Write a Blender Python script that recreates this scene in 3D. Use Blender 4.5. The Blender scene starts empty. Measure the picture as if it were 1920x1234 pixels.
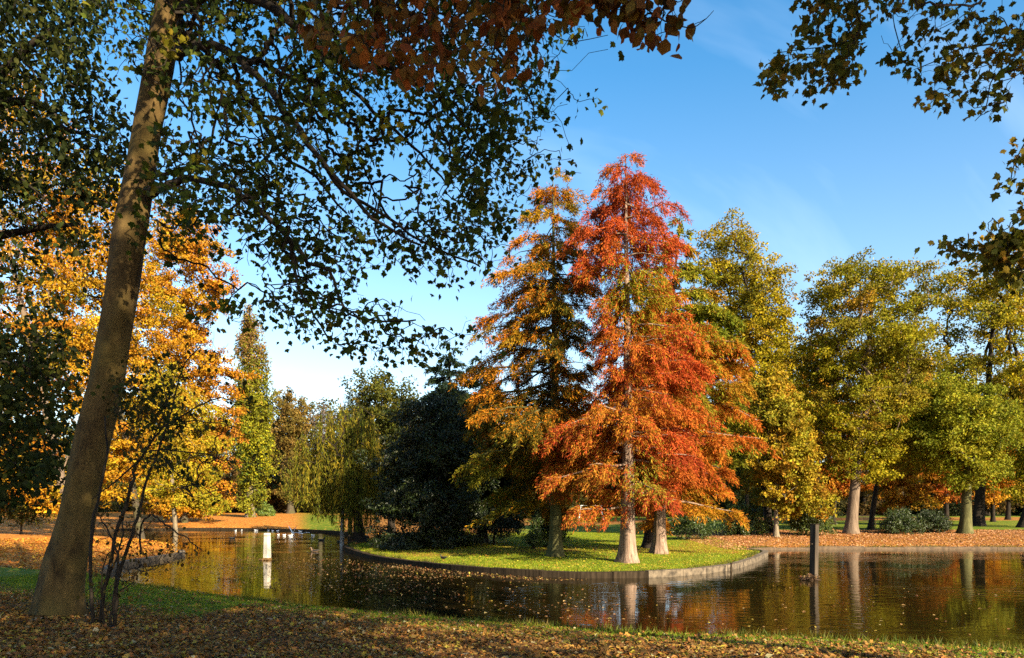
import bpy, bmesh, math, random
import numpy as np
from mathutils import Vector, geometry as mgeo

# ------------------------------------------------------------------ camera, sky, sun, exposure
SC = bpy.context.scene
COL = SC.collection
F = 1400.0            # focal length in photo pixels (1920 wide)
HZ = 950.0            # photo row of the horizon
CZ = 2.4              # camera height above the water
SUN_DIR = np.array([0.63, -0.777, 0.0])      # towards the sun, horizontal
SUN_EL = math.radians(27)

cam_d = bpy.data.cameras.new("camera")
cam = bpy.data.objects.new("camera", cam_d)
COL.objects.link(cam)
cam.location = (0, 0, CZ)
cam.rotation_euler = (math.radians(90), 0, 0)
cam_d.sensor_width = 36
cam_d.lens = F / 1920 * 36
cam_d.shift_y = (HZ - 617) / 1920
cam_d.clip_end = 5000
SC.camera = cam

W = bpy.data.worlds.new("World")
SC.world = W
W.use_nodes = True
wn, wl = W.node_tree.nodes, W.node_tree.links
wn.clear()
sky = wn.new("ShaderNodeTexSky")
sky.sky_type = 'NISHITA'
sky.sun_disc = False
sky.sun_elevation = SUN_EL
sky.sun_rotation = math.atan2(SUN_DIR[0], SUN_DIR[1])
sky.air_density = 1.0
sky.dust_density = 1.3
sky.ozone_density = 1.6
hs = wn.new("ShaderNodeHueSaturation")
hs.inputs['Hue'].default_value = 0.492
wl.new(sky.outputs[0], hs.inputs['Color'])
tc0 = wn.new("ShaderNodeTexCoord")
sx = wn.new("ShaderNodeSeparateXYZ")
wl.new(tc0.outputs['Generated'], sx.inputs[0])
sr = wn.new("ShaderNodeMapRange")
sr.inputs['From Min'].default_value = 0.0
sr.inputs['From Max'].default_value = 0.5
sr.inputs['To Min'].default_value = 0.85
sr.inputs['To Max'].default_value = 1.36
wl.new(sx.outputs[2], sr.inputs[0])
wl.new(sr.outputs[0], hs.inputs['Saturation'])
# faint high cirrus streaks, fixed in the sky's own directions
tc = wn.new("ShaderNodeTexCoord")
mp = wn.new("ShaderNodeMapping")
mp.inputs['Rotation'].default_value = (0.3, 0.9, 0.2)
mp.inputs['Scale'].default_value = (1.2, 9.0, 1.6)
nz = wn.new("ShaderNodeTexNoise")
nz.inputs['Scale'].default_value = 1.6
nz.inputs['Detail'].default_value = 5
rp = wn.new("ShaderNodeMapRange")
rp.inputs['From Min'].default_value = 0.52
rp.inputs['From Max'].default_value = 0.85
rp.inputs['To Max'].default_value = 0.17
mx = wn.new("ShaderNodeMix")
mx.data_type = 'RGBA'
mx.inputs[7].default_value = (7.5, 8.2, 9.0, 1)
bg = wn.new("ShaderNodeBackground")
bg.inputs['Strength'].default_value = 0.082
wo = wn.new("ShaderNodeOutputWorld")
wl.new(tc.outputs['Generated'], mp.inputs['Vector'])
wl.new(mp.outputs[0], nz.inputs['Vector'])
wl.new(nz.outputs['Fac'], rp.inputs['Value'])
wl.new(rp.outputs[0], mx.inputs[0])
wl.new(hs.outputs[0], mx.inputs[6])
wl.new(mx.outputs[2], bg.inputs['Color'])
wl.new(bg.outputs[0], wo.inputs[0])

sun_d = bpy.data.lights.new("sun", 'SUN')
sun = bpy.data.objects.new("sun", sun_d)
COL.objects.link(sun)
sun_d.energy = 5.0
sun_d.angle = math.radians(0.5)
sun_d.color = (1.0, 0.84, 0.60)
sv = Vector((SUN_DIR[0] * math.cos(SUN_EL), SUN_DIR[1] * math.cos(SUN_EL), math.sin(SUN_EL)))
sun.rotation_euler = sv.to_track_quat('Z', 'Y').to_euler()
sun.location = (60, -40, 60)

SC.view_settings.view_transform = 'Standard'
SC.view_settings.look = 'None'
SC.view_settings.exposure = 1.9
SC.view_settings.gamma = 1
SC.render.engine = 'CYCLES'
SC.cycles.max_bounces = 6
SC.cycles.diffuse_bounces = 3
SC.cycles.glossy_bounces = 3
SC.cycles.transmission_bounces = 3
SC.cycles.transparent_max_bounces = 4
SC.cycles.caustics_reflective = False
SC.cycles.caustics_refractive = False
SC.cycles.use_denoising = False

# ------------------------------------------------------------------ helpers
def pt(px, py, D):
    """a point of the place: photo column and row at distance D"""
    return np.array([(px - 960) / F * D, D, CZ - (py - HZ) / F * D])

def dist_at(py, z=0.0):
    return (CZ - z) * F / (py - HZ)

def unit(v):
    n = np.linalg.norm(v, axis=-1, keepdims=True)
    return v / np.maximum(n, 1e-9)

def sm(a, b, x):
    t = np.clip((x - a) / (b - a), 0, 1)
    return t * t * (3 - 2 * t)

def mat(name):
    m = bpy.data.materials.new(name)
    m.use_nodes = True
    nt = m.node_tree
    nt.nodes.clear()
    return m, nt.nodes, nt.links

def empty(name, loc, label, cat, group=None):
    o = bpy.data.objects.new(name, None)
    COL.objects.link(o)
    o.location = loc
    o['label'] = label
    o['category'] = cat
    if group:
        o['group'] = group
    return o

class Geo:
    """collects vertices, polygons and vertex colours, and links them as one mesh"""
    def __init__(s):
        s.v, s.f, s.k, s.c, s.m, s.n = [], [], [], [], [], 0
    def polys(s, verts, k, col=None, mi=0):
        """verts (N,k,3): N separate polygons of k corners"""
        N = verts.shape[0]
        s.v.append(verts.reshape(-1, 3))
        s.f.append(np.arange(s.n, s.n + N * k))
        s.k.append(np.full(N, k))
        s.m.append(np.full(N, mi))
        if col is None:
            col = np.ones((N, 3))
        s.c.append(np.repeat(col, k, axis=0) if col.shape[0] == N else col)
        s.n += N * k
    def faces(s, verts, faces, col=None, mi=0):
        verts = np.asarray(verts, float)
        s.v.append(verts)
        for f in faces:
            s.f.append(np.asarray(f) + s.n)
            s.k.append(np.array([len(f)]))
        s.m.append(np.full(len(faces), mi))
        c = np.ones((len(verts), 3))
        if col is not None:
            c = c * np.asarray(col)
        s.c.append(c)
        s.n += len(verts)
    def tube(s, path, rad, k=6, cap=True, col=None, mi=0, rough=0, rng=None):
        path = np.asarray(path, float)
        rad = np.asarray(rad, float)
        n = len(path)
        t = unit(np.gradient(path, axis=0))
        ref = np.array([0, 0, 1.0]) if abs(t[:, 2]).mean() < 0.8 else np.array([1.0, 0, 0])
        a = unit(np.cross(t, ref))
        b = np.cross(t, a)
        ang = np.arange(k) * 2 * math.pi / k
        rr = rad[:, None] * np.ones(k)
        if rough and rng is not None:
            rr = rr * (1 + rng.normal(0, rough, (n, k)))
        v = path[:, None] + rr[..., None] * (np.cos(ang)[None, :, None] * a[:, None] + np.sin(ang)[None, :, None] * b[:, None])
        i = np.arange(n - 1)[:, None] * k
        j = np.arange(k)[None]
        j2 = (j + 1) % k
        q = np.stack([i + j, i + j2, i + k + j2, i + k + j], -1).reshape(-1, 4) + s.n
        s.v.append(v.reshape(-1, 3))
        s.f.append(q.ravel())
        s.k.append(np.full(len(q), 4))
        nf = len(q)
        if cap:
            for ring in (np.arange(k)[::-1], np.arange(k) + (n - 1) * k):
                s.f.append(ring + s.n)
                s.k.append(np.array([k]))
                nf += 1
        s.m.append(np.full(nf, mi))
        c = np.ones((n * k, 3))
        if col is not None:
            c = c * np.asarray(col)
        s.c.append(c)
        s.n += n * k
    def box(s, c, size, rz=0, mi=0, taper=1.0):
        x, y, z = [q / 2 for q in size]
        V = []
        for sz in (-1, 1):
            t = 1 if sz < 0 else taper
            for sx, sy in ((-1, -1), (1, -1), (1, 1), (-1, 1)):
                p = np.array([sx * x * t, sy * y * t])
                V.append((c[0] + p[0] * math.cos(rz) - p[1] * math.sin(rz), c[1] + p[0] * math.sin(rz) + p[1] * math.cos(rz), c[2] + sz * z))
        s.faces(V, [(3, 2, 1, 0), (4, 5, 6, 7), (0, 1, 5, 4), (1, 2, 6, 5), (2, 3, 7, 6), (3, 0, 4, 7)], mi=mi)
    def build(s, name, mats, parent=None, smooth=False, origin=(0, 0, 0)):
        v = np.concatenate(s.v) - np.asarray(origin)
        f = np.concatenate(s.f).astype(np.int32)
        k = np.concatenate(s.k).astype(np.int32)
        c = np.concatenate(s.c)
        me = bpy.data.meshes.new(name)
        me.vertices.add(len(v))
        me.vertices.foreach_set('co', v.astype(np.float32).ravel())
        me.loops.add(len(f))
        me.loops.foreach_set('vertex_index', f)
        me.polygons.add(len(k))
        st = np.concatenate([[0], np.cumsum(k)[:-1]]).astype(np.int32)
        me.polygons.foreach_set('loop_start', st)
        me.polygons.foreach_set('loop_total', k)
        me.polygons.foreach_set('use_smooth', np.full(len(k), smooth))
        if not isinstance(mats, (list, tuple)):
            mats = [mats]
        for m in mats:
            me.materials.append(m)
        if len(mats) > 1:
            me.polygons.foreach_set('material_index', np.concatenate(s.m).astype(np.int32))
        at = me.color_attributes.new('Col', 'FLOAT_COLOR', 'POINT')
        at.data.foreach_set('color', np.concatenate([c, np.ones((len(c), 1))], 1).astype(np.float32).ravel())
        me.update(calc_edges=True)
        me.validate()
        o = bpy.data.objects.new(name, me)
        COL.objects.link(o)
        o.location = origin
        if parent is not None:
            o.parent = parent
            o.location = np.asarray(origin) - np.array(parent.location)
        return o

def tagged(o, label=None, cat=None, group=None, kind=None):
    for k, v in (('label', label), ('category', cat), ('group', group), ('kind', kind)):
        if v:
            o[k] = v
    return o

# ------------------------------------------------------------------ materials
def leaf_mat(name, trans=0.35, rough=0.6, spec=0.25):
    m, n, l = mat(name)
    a = n.new("ShaderNodeAttribute"); a.attribute_name = 'Col'
    p = n.new("ShaderNodeBsdfPrincipled")
    p.inputs['Roughness'].default_value = rough
    p.inputs['Specular IOR Level'].default_value = spec
    t = n.new("ShaderNodeBsdfTranslucent")
    mi = n.new("ShaderNodeMixShader"); mi.inputs[0].default_value = trans
    o = n.new("ShaderNodeOutputMaterial")
    l.new(a.outputs['Color'], p.inputs['Base Color'])
    l.new(a.outputs['Color'], t.inputs['Color'])
    l.new(p.outputs[0], mi.inputs[1]); l.new(t.outputs[0], mi.inputs[2])
    l.new(mi.outputs[0], o.inputs[0])
    return m

def bark_mat(name, dark, light, scale=6.0, stretch=0.25, moss=None, bump=0.5):
    dark, light = [tuple(0.5 * q for q in c) for c in (dark, light)]
    moss = tuple(0.5 * q for q in moss) if moss else None
    m, n, l = mat(name)
    tc = n.new("ShaderNodeTexCoord")
    mp = n.new("ShaderNodeMapping"); mp.inputs['Scale'].default_value = (1, 1, stretch)
    nz = n.new("ShaderNodeTexNoise"); nz.inputs['Scale'].default_value = scale; nz.inputs['Detail'].default_value = 8; nz.inputs['Roughness'].default_value = 0.65
    cr = n.new("ShaderNodeValToRGB")
    cr.color_ramp.elements[0].position = 0.32; cr.color_ramp.elements[0].color = (*dark, 1)
    cr.color_ramp.elements[1].position = 0.68; cr.color_ramp.elements[1].color = (*light, 1)
    p = n.new("ShaderNodeBsdfPrincipled"); p.inputs['Roughness'].default_value = 0.9; p.inputs['Specular IOR Level'].default_value = 0.15
    b = n.new("ShaderNodeBump"); b.inputs['Strength'].default_value = bump; b.inputs['Distance'].default_value = 0.05
    o = n.new("ShaderNodeOutputMaterial")
    l.new(tc.outputs['Object'], mp.inputs[0]); l.new(mp.outputs[0], nz.inputs['Vector'])
    l.new(nz.outputs['Fac'], cr.inputs[0]); l.new(nz.outputs['Fac'], b.inputs['Height'])
    l.new(b.outputs[0], p.inputs['Normal'])
    src = cr.outputs[0]
    if moss:
        n2 = n.new("ShaderNodeTexNoise"); n2.inputs['Scale'].default_value = 1.3; n2.inputs['Detail'].default_value = 6
        r2 = n.new("ShaderNodeMapRange"); r2.inputs['From Min'].default_value = 0.45; r2.inputs['From Max'].default_value = 0.7
        x = n.new("ShaderNodeMix"); x.data_type = 'RGBA'; x.inputs[7].default_value = (*moss, 1)
        l.new(tc.outputs['Object'], n2.inputs['Vector']); l.new(n2.outputs['Fac'], r2.inputs[0]); l.new(r2.outputs[0], x.inputs[0])
        l.new(src, x.inputs[6]); src = x.outputs[2]
    l.new(src, p.inputs['Base Color'])
    l.new(p.outputs[0], o.inputs[0])
    return m

def plain_mat(name, col, rough=0.7, var=0.25, scale=8, spec=0.3, stretch=1.0):
    m, n, l = mat(name)
    tc = n.new("ShaderNodeTexCoord")
    mp = n.new("ShaderNodeMapping"); mp.inputs['Scale'].default_value = (1, 1, stretch)
    nz = n.new("ShaderNodeTexNoise"); nz.inputs['Scale'].default_value = scale; nz.inputs['Detail'].default_value = 7
    cr = n.new("ShaderNodeValToRGB")
    c = np.array(col)
    cr.color_ramp.elements[0].position = 0.35; cr.color_ramp.elements[0].color = (*(c * (1 - var)), 1)
    cr.color_ramp.elements[1].position = 0.65; cr.color_ramp.elements[1].color = (*np.minimum(c * (1 + var), 0.9), 1)
    p = n.new("ShaderNodeBsdfPrincipled"); p.inputs['Roughness'].default_value = rough; p.inputs['Specular IOR Level'].default_value = spec
    b = n.new("ShaderNodeBump"); b.inputs['Strength'].default_value = 0.25; b.inputs['Distance'].default_value = 0.02
    o = n.new("ShaderNodeOutputMaterial")
    l.new(tc.outputs['Object'], mp.inputs[0]); l.new(mp.outputs[0], nz.inputs['Vector']); l.new(nz.outputs['Fac'], cr.inputs[0])
    l.new(nz.outputs['Fac'], b.inputs['Height']); l.new(b.outputs[0], p.inputs['Normal'])
    l.new(cr.outputs[0], p.inputs['Base Color']); l.new(p.outputs[0], o.inputs[0])
    return m

M_LEAF = leaf_mat('leaf', 0.35, 0.7, 0.12)
M_NEEDLE = leaf_mat('needle_spray', 0.3, 0.8, 0.1)
M_GLOSSY = leaf_mat('evergreen_leaf', 0.15, 0.45, 0.4)
M_DEAD = leaf_mat('fallen_leaf', 0.1, 0.7, 0.25)
M_GRASS = leaf_mat('grass_blade', 0.35, 0.6, 0.2)
B_GREY = bark_mat('grey_bark', (0.05, 0.04, 0.028), (0.16, 0.13, 0.085), 5, 0.3, moss=(0.10, 0.10, 0.03))
B_MAPLE = bark_mat('smooth_maple_bark', (0.04, 0.024, 0.009), (0.22, 0.14, 0.045), 5, 0.45, moss=(0.17, 0.12, 0.03), bump=0.9)
B_DARK = bark_mat('dark_bark', (0.018, 0.014, 0.01), (0.06, 0.045, 0.03), 7, 0.3)
B_RED = bark_mat('fluted_bark', (0.08, 0.05, 0.035), (0.62, 0.43, 0.31), 9, 0.06, bump=1.0)
B_PALE = bark_mat('pale_bark', (0.18, 0.14, 0.09), (0.40, 0.33, 0.22), 8, 0.3)
B_OAK = bark_mat('oak_bark', (0.13, 0.09, 0.06), (0.34, 0.25, 0.17), 6, 0.2, bump=0.7)
B_LIME = bark_mat('mossy_bark', (0.07, 0.07, 0.025), (0.22, 0.21, 0.08), 6, 0.3)
B_BIRCH = bark_mat('white_birch_bark', (0.1, 0.09, 0.08), (0.8, 0.78, 0.72), 5, 1.6)

# ------------------------------------------------------------------ shoreline and terrain
SHORE = [
    (60, 7.5), (30, 8.6), (14, 10.2), (9.6, 11.2), (7.9, 11.75), (4.95, 12.8), (2.3, 13.4), (-0.63, 14.7), (-4.3, 16.8), (-7.6, 19.2),
    (-10.6, 21.6), (-13.2, 24.4), (-15.2, 28.2), (-15.9, 32.5), (-16.1, 36.0), (-17.2, 38.5), (-20.2, 44.5), (-28, 54), (-38, 64),
    (-42, 72), (-36.5, 77.5), (-28.4, 77), (-20, 72.5), (-14.4, 65), (-10.6, 55.5), (-9.9, 47.5), (-9.3, 42), (-6.4, 34.6),
    (-3.4, 29.9), (-1.2, 27.4), (0.74, 25.9), (2.5, 25.2), (4.2, 25.3), (5.6, 25.9), (7.9, 28.1), (10.0, 31.6), (11.7, 35.2), (12.5, 37.2),
    (12.3, 38.8), (12.9, 40.6), (14.4, 41.6), (19.2, 42.0), (28.8, 42), (40, 40.5), (60, 36)]

def smooth_line(P, step):
    P = np.asarray(P, float)
    out = []
    n = len(P)
    for i in range(n):
        p0, p1, p2, p3 = P[(i - 1) % n], P[i], P[(i + 1) % n], P[(i + 2) % n]
        L = np.linalg.norm(p2 - p1)
        k = max(1, int(L / step(p1)))
        for j in range(k):
            t = j / k
            out.append(0.5 * ((2 * p1) + (-p0 + p2) * t + (2 * p0 - 5 * p1 + 4 * p2 - p3) * t * t + (-p0 + 3 * p1 - 3 * p2 + p3) * t ** 3))
    return np.array(out)

shore = smooth_line(SHORE, lambda p: 0.35 if p[1] < 45 else 0.9)

def sdist(q):
    """signed distance to the shoreline: positive on land"""
    A = shore; B = np.roll(shore, -1, 0)
    out = np.empty(len(q))
    for s in range(0, len(q), 2000):
        p = q[s:s + 2000, None]
        ab = (B - A)[None]
        t = np.clip(((p - A) * ab).sum(-1) / (ab * ab).sum(-1), 0, 1)
        d = np.linalg.norm(p - (A + t[..., None] * ab), axis=-1).min(1)
        y, x = p[..., 1], p[..., 0]
        c = (A[:, 1] > y) != (B[:, 1] > y)
        xi = A[:, 0] + (y - A[:, 1]) / np.where(B[:, 1] == A[:, 1], 1e-9, B[:, 1] - A[:, 1]) * (B[:, 0] - A[:, 0])
        inside = (c & (x < xi)).sum(1) % 2 == 1
        out[s:s + 2000] = np.where(inside, -d, d)
    return out

def ground_z(q, d=None):
    q = np.atleast_2d(q)
    if d is None:
        d = sdist(q)
    x, y = q[:, 0], q[:, 1]
    near = sm(26, 18, y + 0.35 * x) * sm(30, 22, y)
    left = sm(-9, -15, x) * (1 - near)
    right = sm(9, 16, x) * sm(36, 41, y)
    isl = np.clip(1 - near - left - right, 0, 1)
    top = near * 0.55 + left * 1.2 + right * 0.75 + isl * 0.36
    rate = near * 4.0 + left * 14 + right * 7 + isl * 14
    dd = np.maximum(d - 0.18, 0)
    z = 0.17 - 0.075 * right + top * (1 - np.exp(-dd / np.maximum(rate, 1))) 
    z = z + 0.035 * np.sin(x * 0.9 + 1.3 * np.sin(y * 0.5)) * np.cos(y * 0.7) * sm(0.3, 3, d) * sm(60, 20, np.abs(y) + np.abs(x))
    k = sm(0.10, 0.185, d)
    return np.where(d < 0.185, -0.6 * (1 - k) + z * k, z)

_GX0, _GY0, _GS = -60.0, 5.0, 0.25
def _sd_table():
    xs = np.arange(_GX0, 70, _GS); ys = np.arange(_GY0, 95, _GS)
    coarse = 4
    X, Y = np.meshgrid(xs[::coarse], ys[::coarse])
    C = sdist(np.stack([X.ravel(), Y.ravel()], 1)).reshape(X.shape)
    R = np.repeat(np.repeat(C, coarse, 0), coarse, 1)[:len(ys), :len(xs)]
    X, Y = np.meshgrid(xs, ys)
    need = np.abs(R) < 6.5
    R[need] = sdist(np.stack([X[need], Y[need]], 1))
    return R
_TAB = _sd_table()
def sdq(q):
    """quick signed distance for scattering, read from a table of the exact one"""
    u = np.clip((q[:, 0] - _GX0) / _GS, 0, _TAB.shape[1] - 1.001); v = np.clip((q[:, 1] - _GY0) / _GS, 0, _TAB.shape[0] - 1.001)
    i, j = u.astype(int), v.astype(int); a, b = u - i, v - j
    return (_TAB[j, i] * (1 - a) * (1 - b) + _TAB[j, i + 1] * a * (1 - b) + _TAB[j + 1, i] * (1 - a) * b + _TAB[j + 1, i + 1] * a * b)

def gz(x, y):
    return float(ground_z(np.array([[x, y]]))[0])

def on_ground(px, D):
    x = (px - 960) / F * D
    return np.array([x, D, gz(x, D)])

def build_ground():
    nrm = unit(np.stack([np.roll(shore, -1, 0)[:, 1] - np.roll(shore, 1, 0)[:, 1], -(np.roll(shore, -1, 0)[:, 0] - np.roll(shore, 1, 0)[:, 0])], 1))
    pts = []
    for off in (-0.25, 0.02, 0.11, 0.19, 0.42, 0.9):
        q = shore + nrm * off
        dd = sdist(q)
        ok = np.abs(dd - off) < max(0.03, abs(off) * 0.2)
        pts.append(q[ok])
    rng = np.random.default_rng(5)
    def grid(x0, x1, y0, y1, s):
        xs, ys = np.meshgrid(np.arange(x0, x1, s), np.arange(y0, y1, s))
        g = np.stack([xs.ravel(), ys.ravel()], 1)
        return g + rng.uniform(-0.3, 0.3, g.shape) * s
    def outside(g, x0, x1, y0, y1):
        return g[~((g[:, 0] > x0) & (g[:, 0] < x1) & (g[:, 1] > y0) & (g[:, 1] < y1))]
    g = [grid(-14, 14, 6, 24, 0.4), outside(grid(-45, 55, 0, 100, 1.2), -14, 14, 6, 24), outside(grid(-130, 130, -30, 170, 6), -45, 55, 0, 100),
         outside(grid(-1200, 1200, -300, 1500, 90), -130, 130, -30, 170)]
    g = np.concatenate(g)
    d = sdist(g)
    g = g[(d > 0.75) | (d < -0.8)]
    q = np.concatenate(pts + [g])
    res = mgeo.delaunay_2d_cdt([Vector(p) for p in q.tolist()], [], [], 0, 1e-4)
    v2 = np.array([[v.x, v.y] for v in res[0]])
    d = sdist(v2)
    z = ground_z(v2, d)
    far = np.hypot(v2[:, 0], v2[:, 1])
    v = np.column_stack([v2, z])
    # leaf litter (r), lawn brightness (g) and litter hue (b) belong to the ground itself
    x, y = v2[:, 0], v2[:, 1]
    px = 960 + x / np.maximum(y, 1) * F
    near = (y < 25) & (y + 0.35 * x < 25)
    lit = np.zeros(len(v2)); hue = np.zeros(len(v2))
    lit = np.where(near, sm(0.5, 3.6, d) * (0.35 + 0.65 * sm(0.8, 4.2, d)), lit)
    lit = np.where(near & (x < -5.5), sm(3.0, 4.6, d), lit)
    leftz = ~near & (x < -9) & (px < 640)
    lit = np.where(leftz, np.where(px < 520, 1.0, sm(620, 500, px)), lit)
    hue = np.where(leftz, 1.0, hue)
    rightz = ~near & (x > 9) & (y > 36) & (px > 1290)
    lit = np.where(rightz, np.where(y < 54, 1.0, 0.0), lit)
    lit = np.where(rightz & (y > 84) & (y < 108), 0.9, lit)
    hue = np.where(rightz, 0.55, hue)
    isl = ~near & ~leftz & ~rightz
    band = np.exp(-((y - 36.5 - 0.12 * x) / 2.6) ** 2) * 0.95
    bare = sm(-1, -5, x - 0.05 * y) * sm(32, 35, y) * 0.8
    back = np.exp(-((y - 84) / 6) ** 2) * 0.9
    lit = np.where(isl, np.clip(0.06 + band + bare + back, 0, 1), lit)
    hue = np.where(isl, 0.3, hue)
    soil = sm(0.24, 0.15, d)
    G = Geo()
    G.v.append(v); G.n = len(v)
    tri = np.array([f for f in res[2] if len(f) == 3])
    G.f.append(tri.ravel()); G.k.append(np.full(len(tri), 3)); G.m.append(np.zeros(len(tri)))
    G.c.append(np.column_stack([lit, soil, hue]))
    m, n, l = mat('park_ground')
    at = n.new("ShaderNodeAttribute"); at.attribute_name = 'Col'
    sp = n.new("ShaderNodeSeparateColor"); l.new(at.outputs['Color'], sp.inputs[0])
    tc = n.new("ShaderNodeTexCoord")
    def noise(sc, det=5, r=0.6):
        q = n.new("ShaderNodeTexNoise"); q.inputs['Scale'].default_value = sc; q.inputs['Detail'].default_value = det; q.inputs['Roughness'].default_value = r
        l.new(tc.outputs['Object'], q.inputs['Vector']); return q
    def ramp(src, stops):
        c = n.new("ShaderNodeValToRGB"); e = c.color_ramp.elements
        while len(e) < len(stops): e.new(0.5)
        for i, (p, cc) in enumerate(stops):
            e[i].position = p; e[i].color = (*cc, 1)
        l.new(src, c.inputs[0]); return c.outputs[0]
    def mixc(f, a, b):
        q = n.new("ShaderNodeMix"); q.data_type = 'RGBA'
        for i, s in ((0, f), (6, a), (7, b)):
            if hasattr(s, 'is_output'): l.new(s, q.inputs[i])
            else: q.inputs[i].default_value = s if i == 0 else (*s, 1)
        return q.outputs[2]
    def math_(op, a, b=None):
        q = n.new("ShaderNodeMath"); q.operation = op; q.use_clamp = op in ('ADD',)
        for i, s in ((0, a), (1, b)):
            if s is None: continue
            if hasattr(s, 'is_output'): l.new(s, q.inputs[i])
            else: q.inputs[i].default_value = s
        return q.outputs[0]
    vo = n.new("ShaderNodeTexVoronoi"); vo.inputs['Scale'].default_value = 9; l.new(tc.outputs['Object'], vo.inputs['Vector'])
    vs = n.new("ShaderNodeSeparateColor"); l.new(vo.outputs['Color'], vs.inputs[0])
    vo2 = n.new("ShaderNodeTexVoronoi"); vo2.inputs['Scale'].default_value = 4.5; l.new(tc.outputs['Object'], vo2.inputs['Vector'])
    vs2 = n.new("ShaderNodeSeparateColor"); l.new(vo2.outputs['Color'], vs2.inputs[0])
    brown = ramp(vs.outputs[0], [(0.0, (0.03, 0.014, 0.004)), (0.45, (0.10, 0.045, 0.010)), (0.8, (0.18, 0.085, 0.018)), (1.0, (0.24, 0.15, 0.04))])
    orange = ramp(vs.outputs[1], [(0.0, (0.17, 0.05, 0.008)), (0.4, (0.32, 0.105, 0.014)), (0.8, (0.42, 0.18, 0.025)), (1.0, (0.46, 0.28, 0.08))])
    litter = mixc(sp.outputs[2], brown, orange)
    n1 = noise(0.35); n2 = noise(14, 3, 0.7)
    gr = ramp(n1.outputs['Fac'], [(0.3, (0.085, 0.13, 0.006)), (0.7, (0.16, 0.19, 0.009))])
    grd = mixc(math_('MULTIPLY', n2.outputs['Fac'], 0.75), gr, (0.025, 0.05, 0.004))
    speck = math_('GREATER_THAN', vs2.outputs[2], 0.93)
    grass = mixc(math_('MULTIPLY', speck, 0.75), grd, (0.32, 0.21, 0.03))
    n3 = noise(2.2, 6, 0.7)
    edge = math_('SUBTRACT', math_('MULTIPLY', n3.outputs['Fac'], 0.9), 0.45)
    f1 = math_('ADD', sp.outputs[0], edge)
    fr = n.new("ShaderNodeMapRange"); fr.inputs['From Min'].default_value = 0.25; fr.inputs['From Max'].default_value = 0.62
    l.new(f1, fr.inputs[0])
    c1 = mixc(fr.outputs[0], grass, litter)
    c2 = mixc(sp.outputs[1], c1, (0.022, 0.015, 0.008))
    p = n.new("ShaderNodeBsdfPrincipled"); p.inputs['Roughness'].default_value = 0.95; p.inputs['Specular IOR Level'].default_value = 0.1
    b = n.new("ShaderNodeBump"); b.inputs['Strength'].default_value = 0.7; b.inputs['Distance'].default_value = 0.06
    hh = math_('ADD', vs.outputs[2], n2.outputs['Fac'])
    l.new(hh, b.inputs['Height']); l.new(b.outputs[0], p.inputs['Normal'])
    l.new(c2, p.inputs['Base Color'])
    o = n.new("ShaderNodeOutputMaterial"); l.new(p.outputs[0], o.inputs[0])
    ob = G.build('ground', m, smooth=True)
    tagged(ob, 'park ground of lawn and fallen autumn leaves round the pond', kind='structure')
    ob['category'] = 'ground'

build_ground()

def build_water():
    m, n, l = mat('pond_water')
    tc = n.new("ShaderNodeTexCoord")
    mp = n.new("ShaderNodeMapping"); mp.inputs['Scale'].default_value = (0.55, 1.5, 1)
    l.new(tc.outputs['Object'], mp.inputs[0])
    a = n.new("ShaderNodeTexNoise"); a.inputs['Scale'].default_value = 2.2; a.inputs['Detail'].default_value = 3
    b2 = n.new("ShaderNodeTexNoise"); b2.inputs['Scale'].default_value = 0.22; b2.inputs['Detail'].default_value = 2
    l.new(mp.outputs[0], a.inputs['Vector']); l.new(tc.outputs['Object'], b2.inputs['Vector'])
    r = n.new("ShaderNodeMapRange"); r.inputs['From Min'].default_value = 0.40; r.inputs['From Max'].default_value = 0.68
    r.inputs['To Min'].default_value = 0.04; r.inputs['To Max'].default_value = 0.34
    l.new(b2.outputs['Fac'], r.inputs[0])
    bp = n.new("ShaderNodeBump"); bp.inputs['Distance'].default_value = 0.06
    l.new(r.outputs[0], bp.inputs['Strength']); l.new(a.outputs['Fac'], bp.inputs['Height'])
    p = n.new("ShaderNodeBsdfPrincipled")
    p.inputs['Base Color'].default_value = (0.010, 0.007, 0.002, 1)
    p.inputs['Roughness'].default_value = 0.03
    p.inputs['IOR'].default_value = 1.40
    l.new(bp.outputs[0], p.inputs['Normal'])
    o = n.new("ShaderNodeOutputMaterial"); l.new(p.outputs[0], o.inputs[0])
    G = Geo()
    G.faces([(-70, 6, 0), (62, 6, 0), (62, 90, 0), (-70, 90, 0)], [(0, 1, 2, 3)])
    ob = G.build('pond_water', m)
    tagged(ob, 'dark rippled pond water reflecting the autumn trees', kind='structure')
    ob['category'] = 'water'
build_water()

# ------------------------------------------------------------------ leaves and tree growing
RHOMB = np.array([(0, 0, 0), (0.45, 0.5, 0.12), (1, 0, 0), (0.45, -0.5, 0.12)])
OVAL = np.array([(0, 0, 0), (0.25, 0.36, 0.06), (0.6, 0.42, 0.06), (1, 0, -0.05), (0.6, -0.42, 0.06), (0.25, -0.36, 0.06)])
MAPLE = np.array([(0, 0, 0), (0.0, 0.30, .03), (0.12, 0.28, .03), (0.34, 0.62, .1), (0.46, 0.42, .06), (0.60, 0.52, .08), (0.62, 0.24, .03), (1.0, 0, -.08),
                  (0.62, -0.24, .03), (0.60, -0.52, .08), (0.46, -0.42, .06), (0.34, -0.62, .1), (0.12, -0.28, .03), (0.0, -0.30, .03)])

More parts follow.
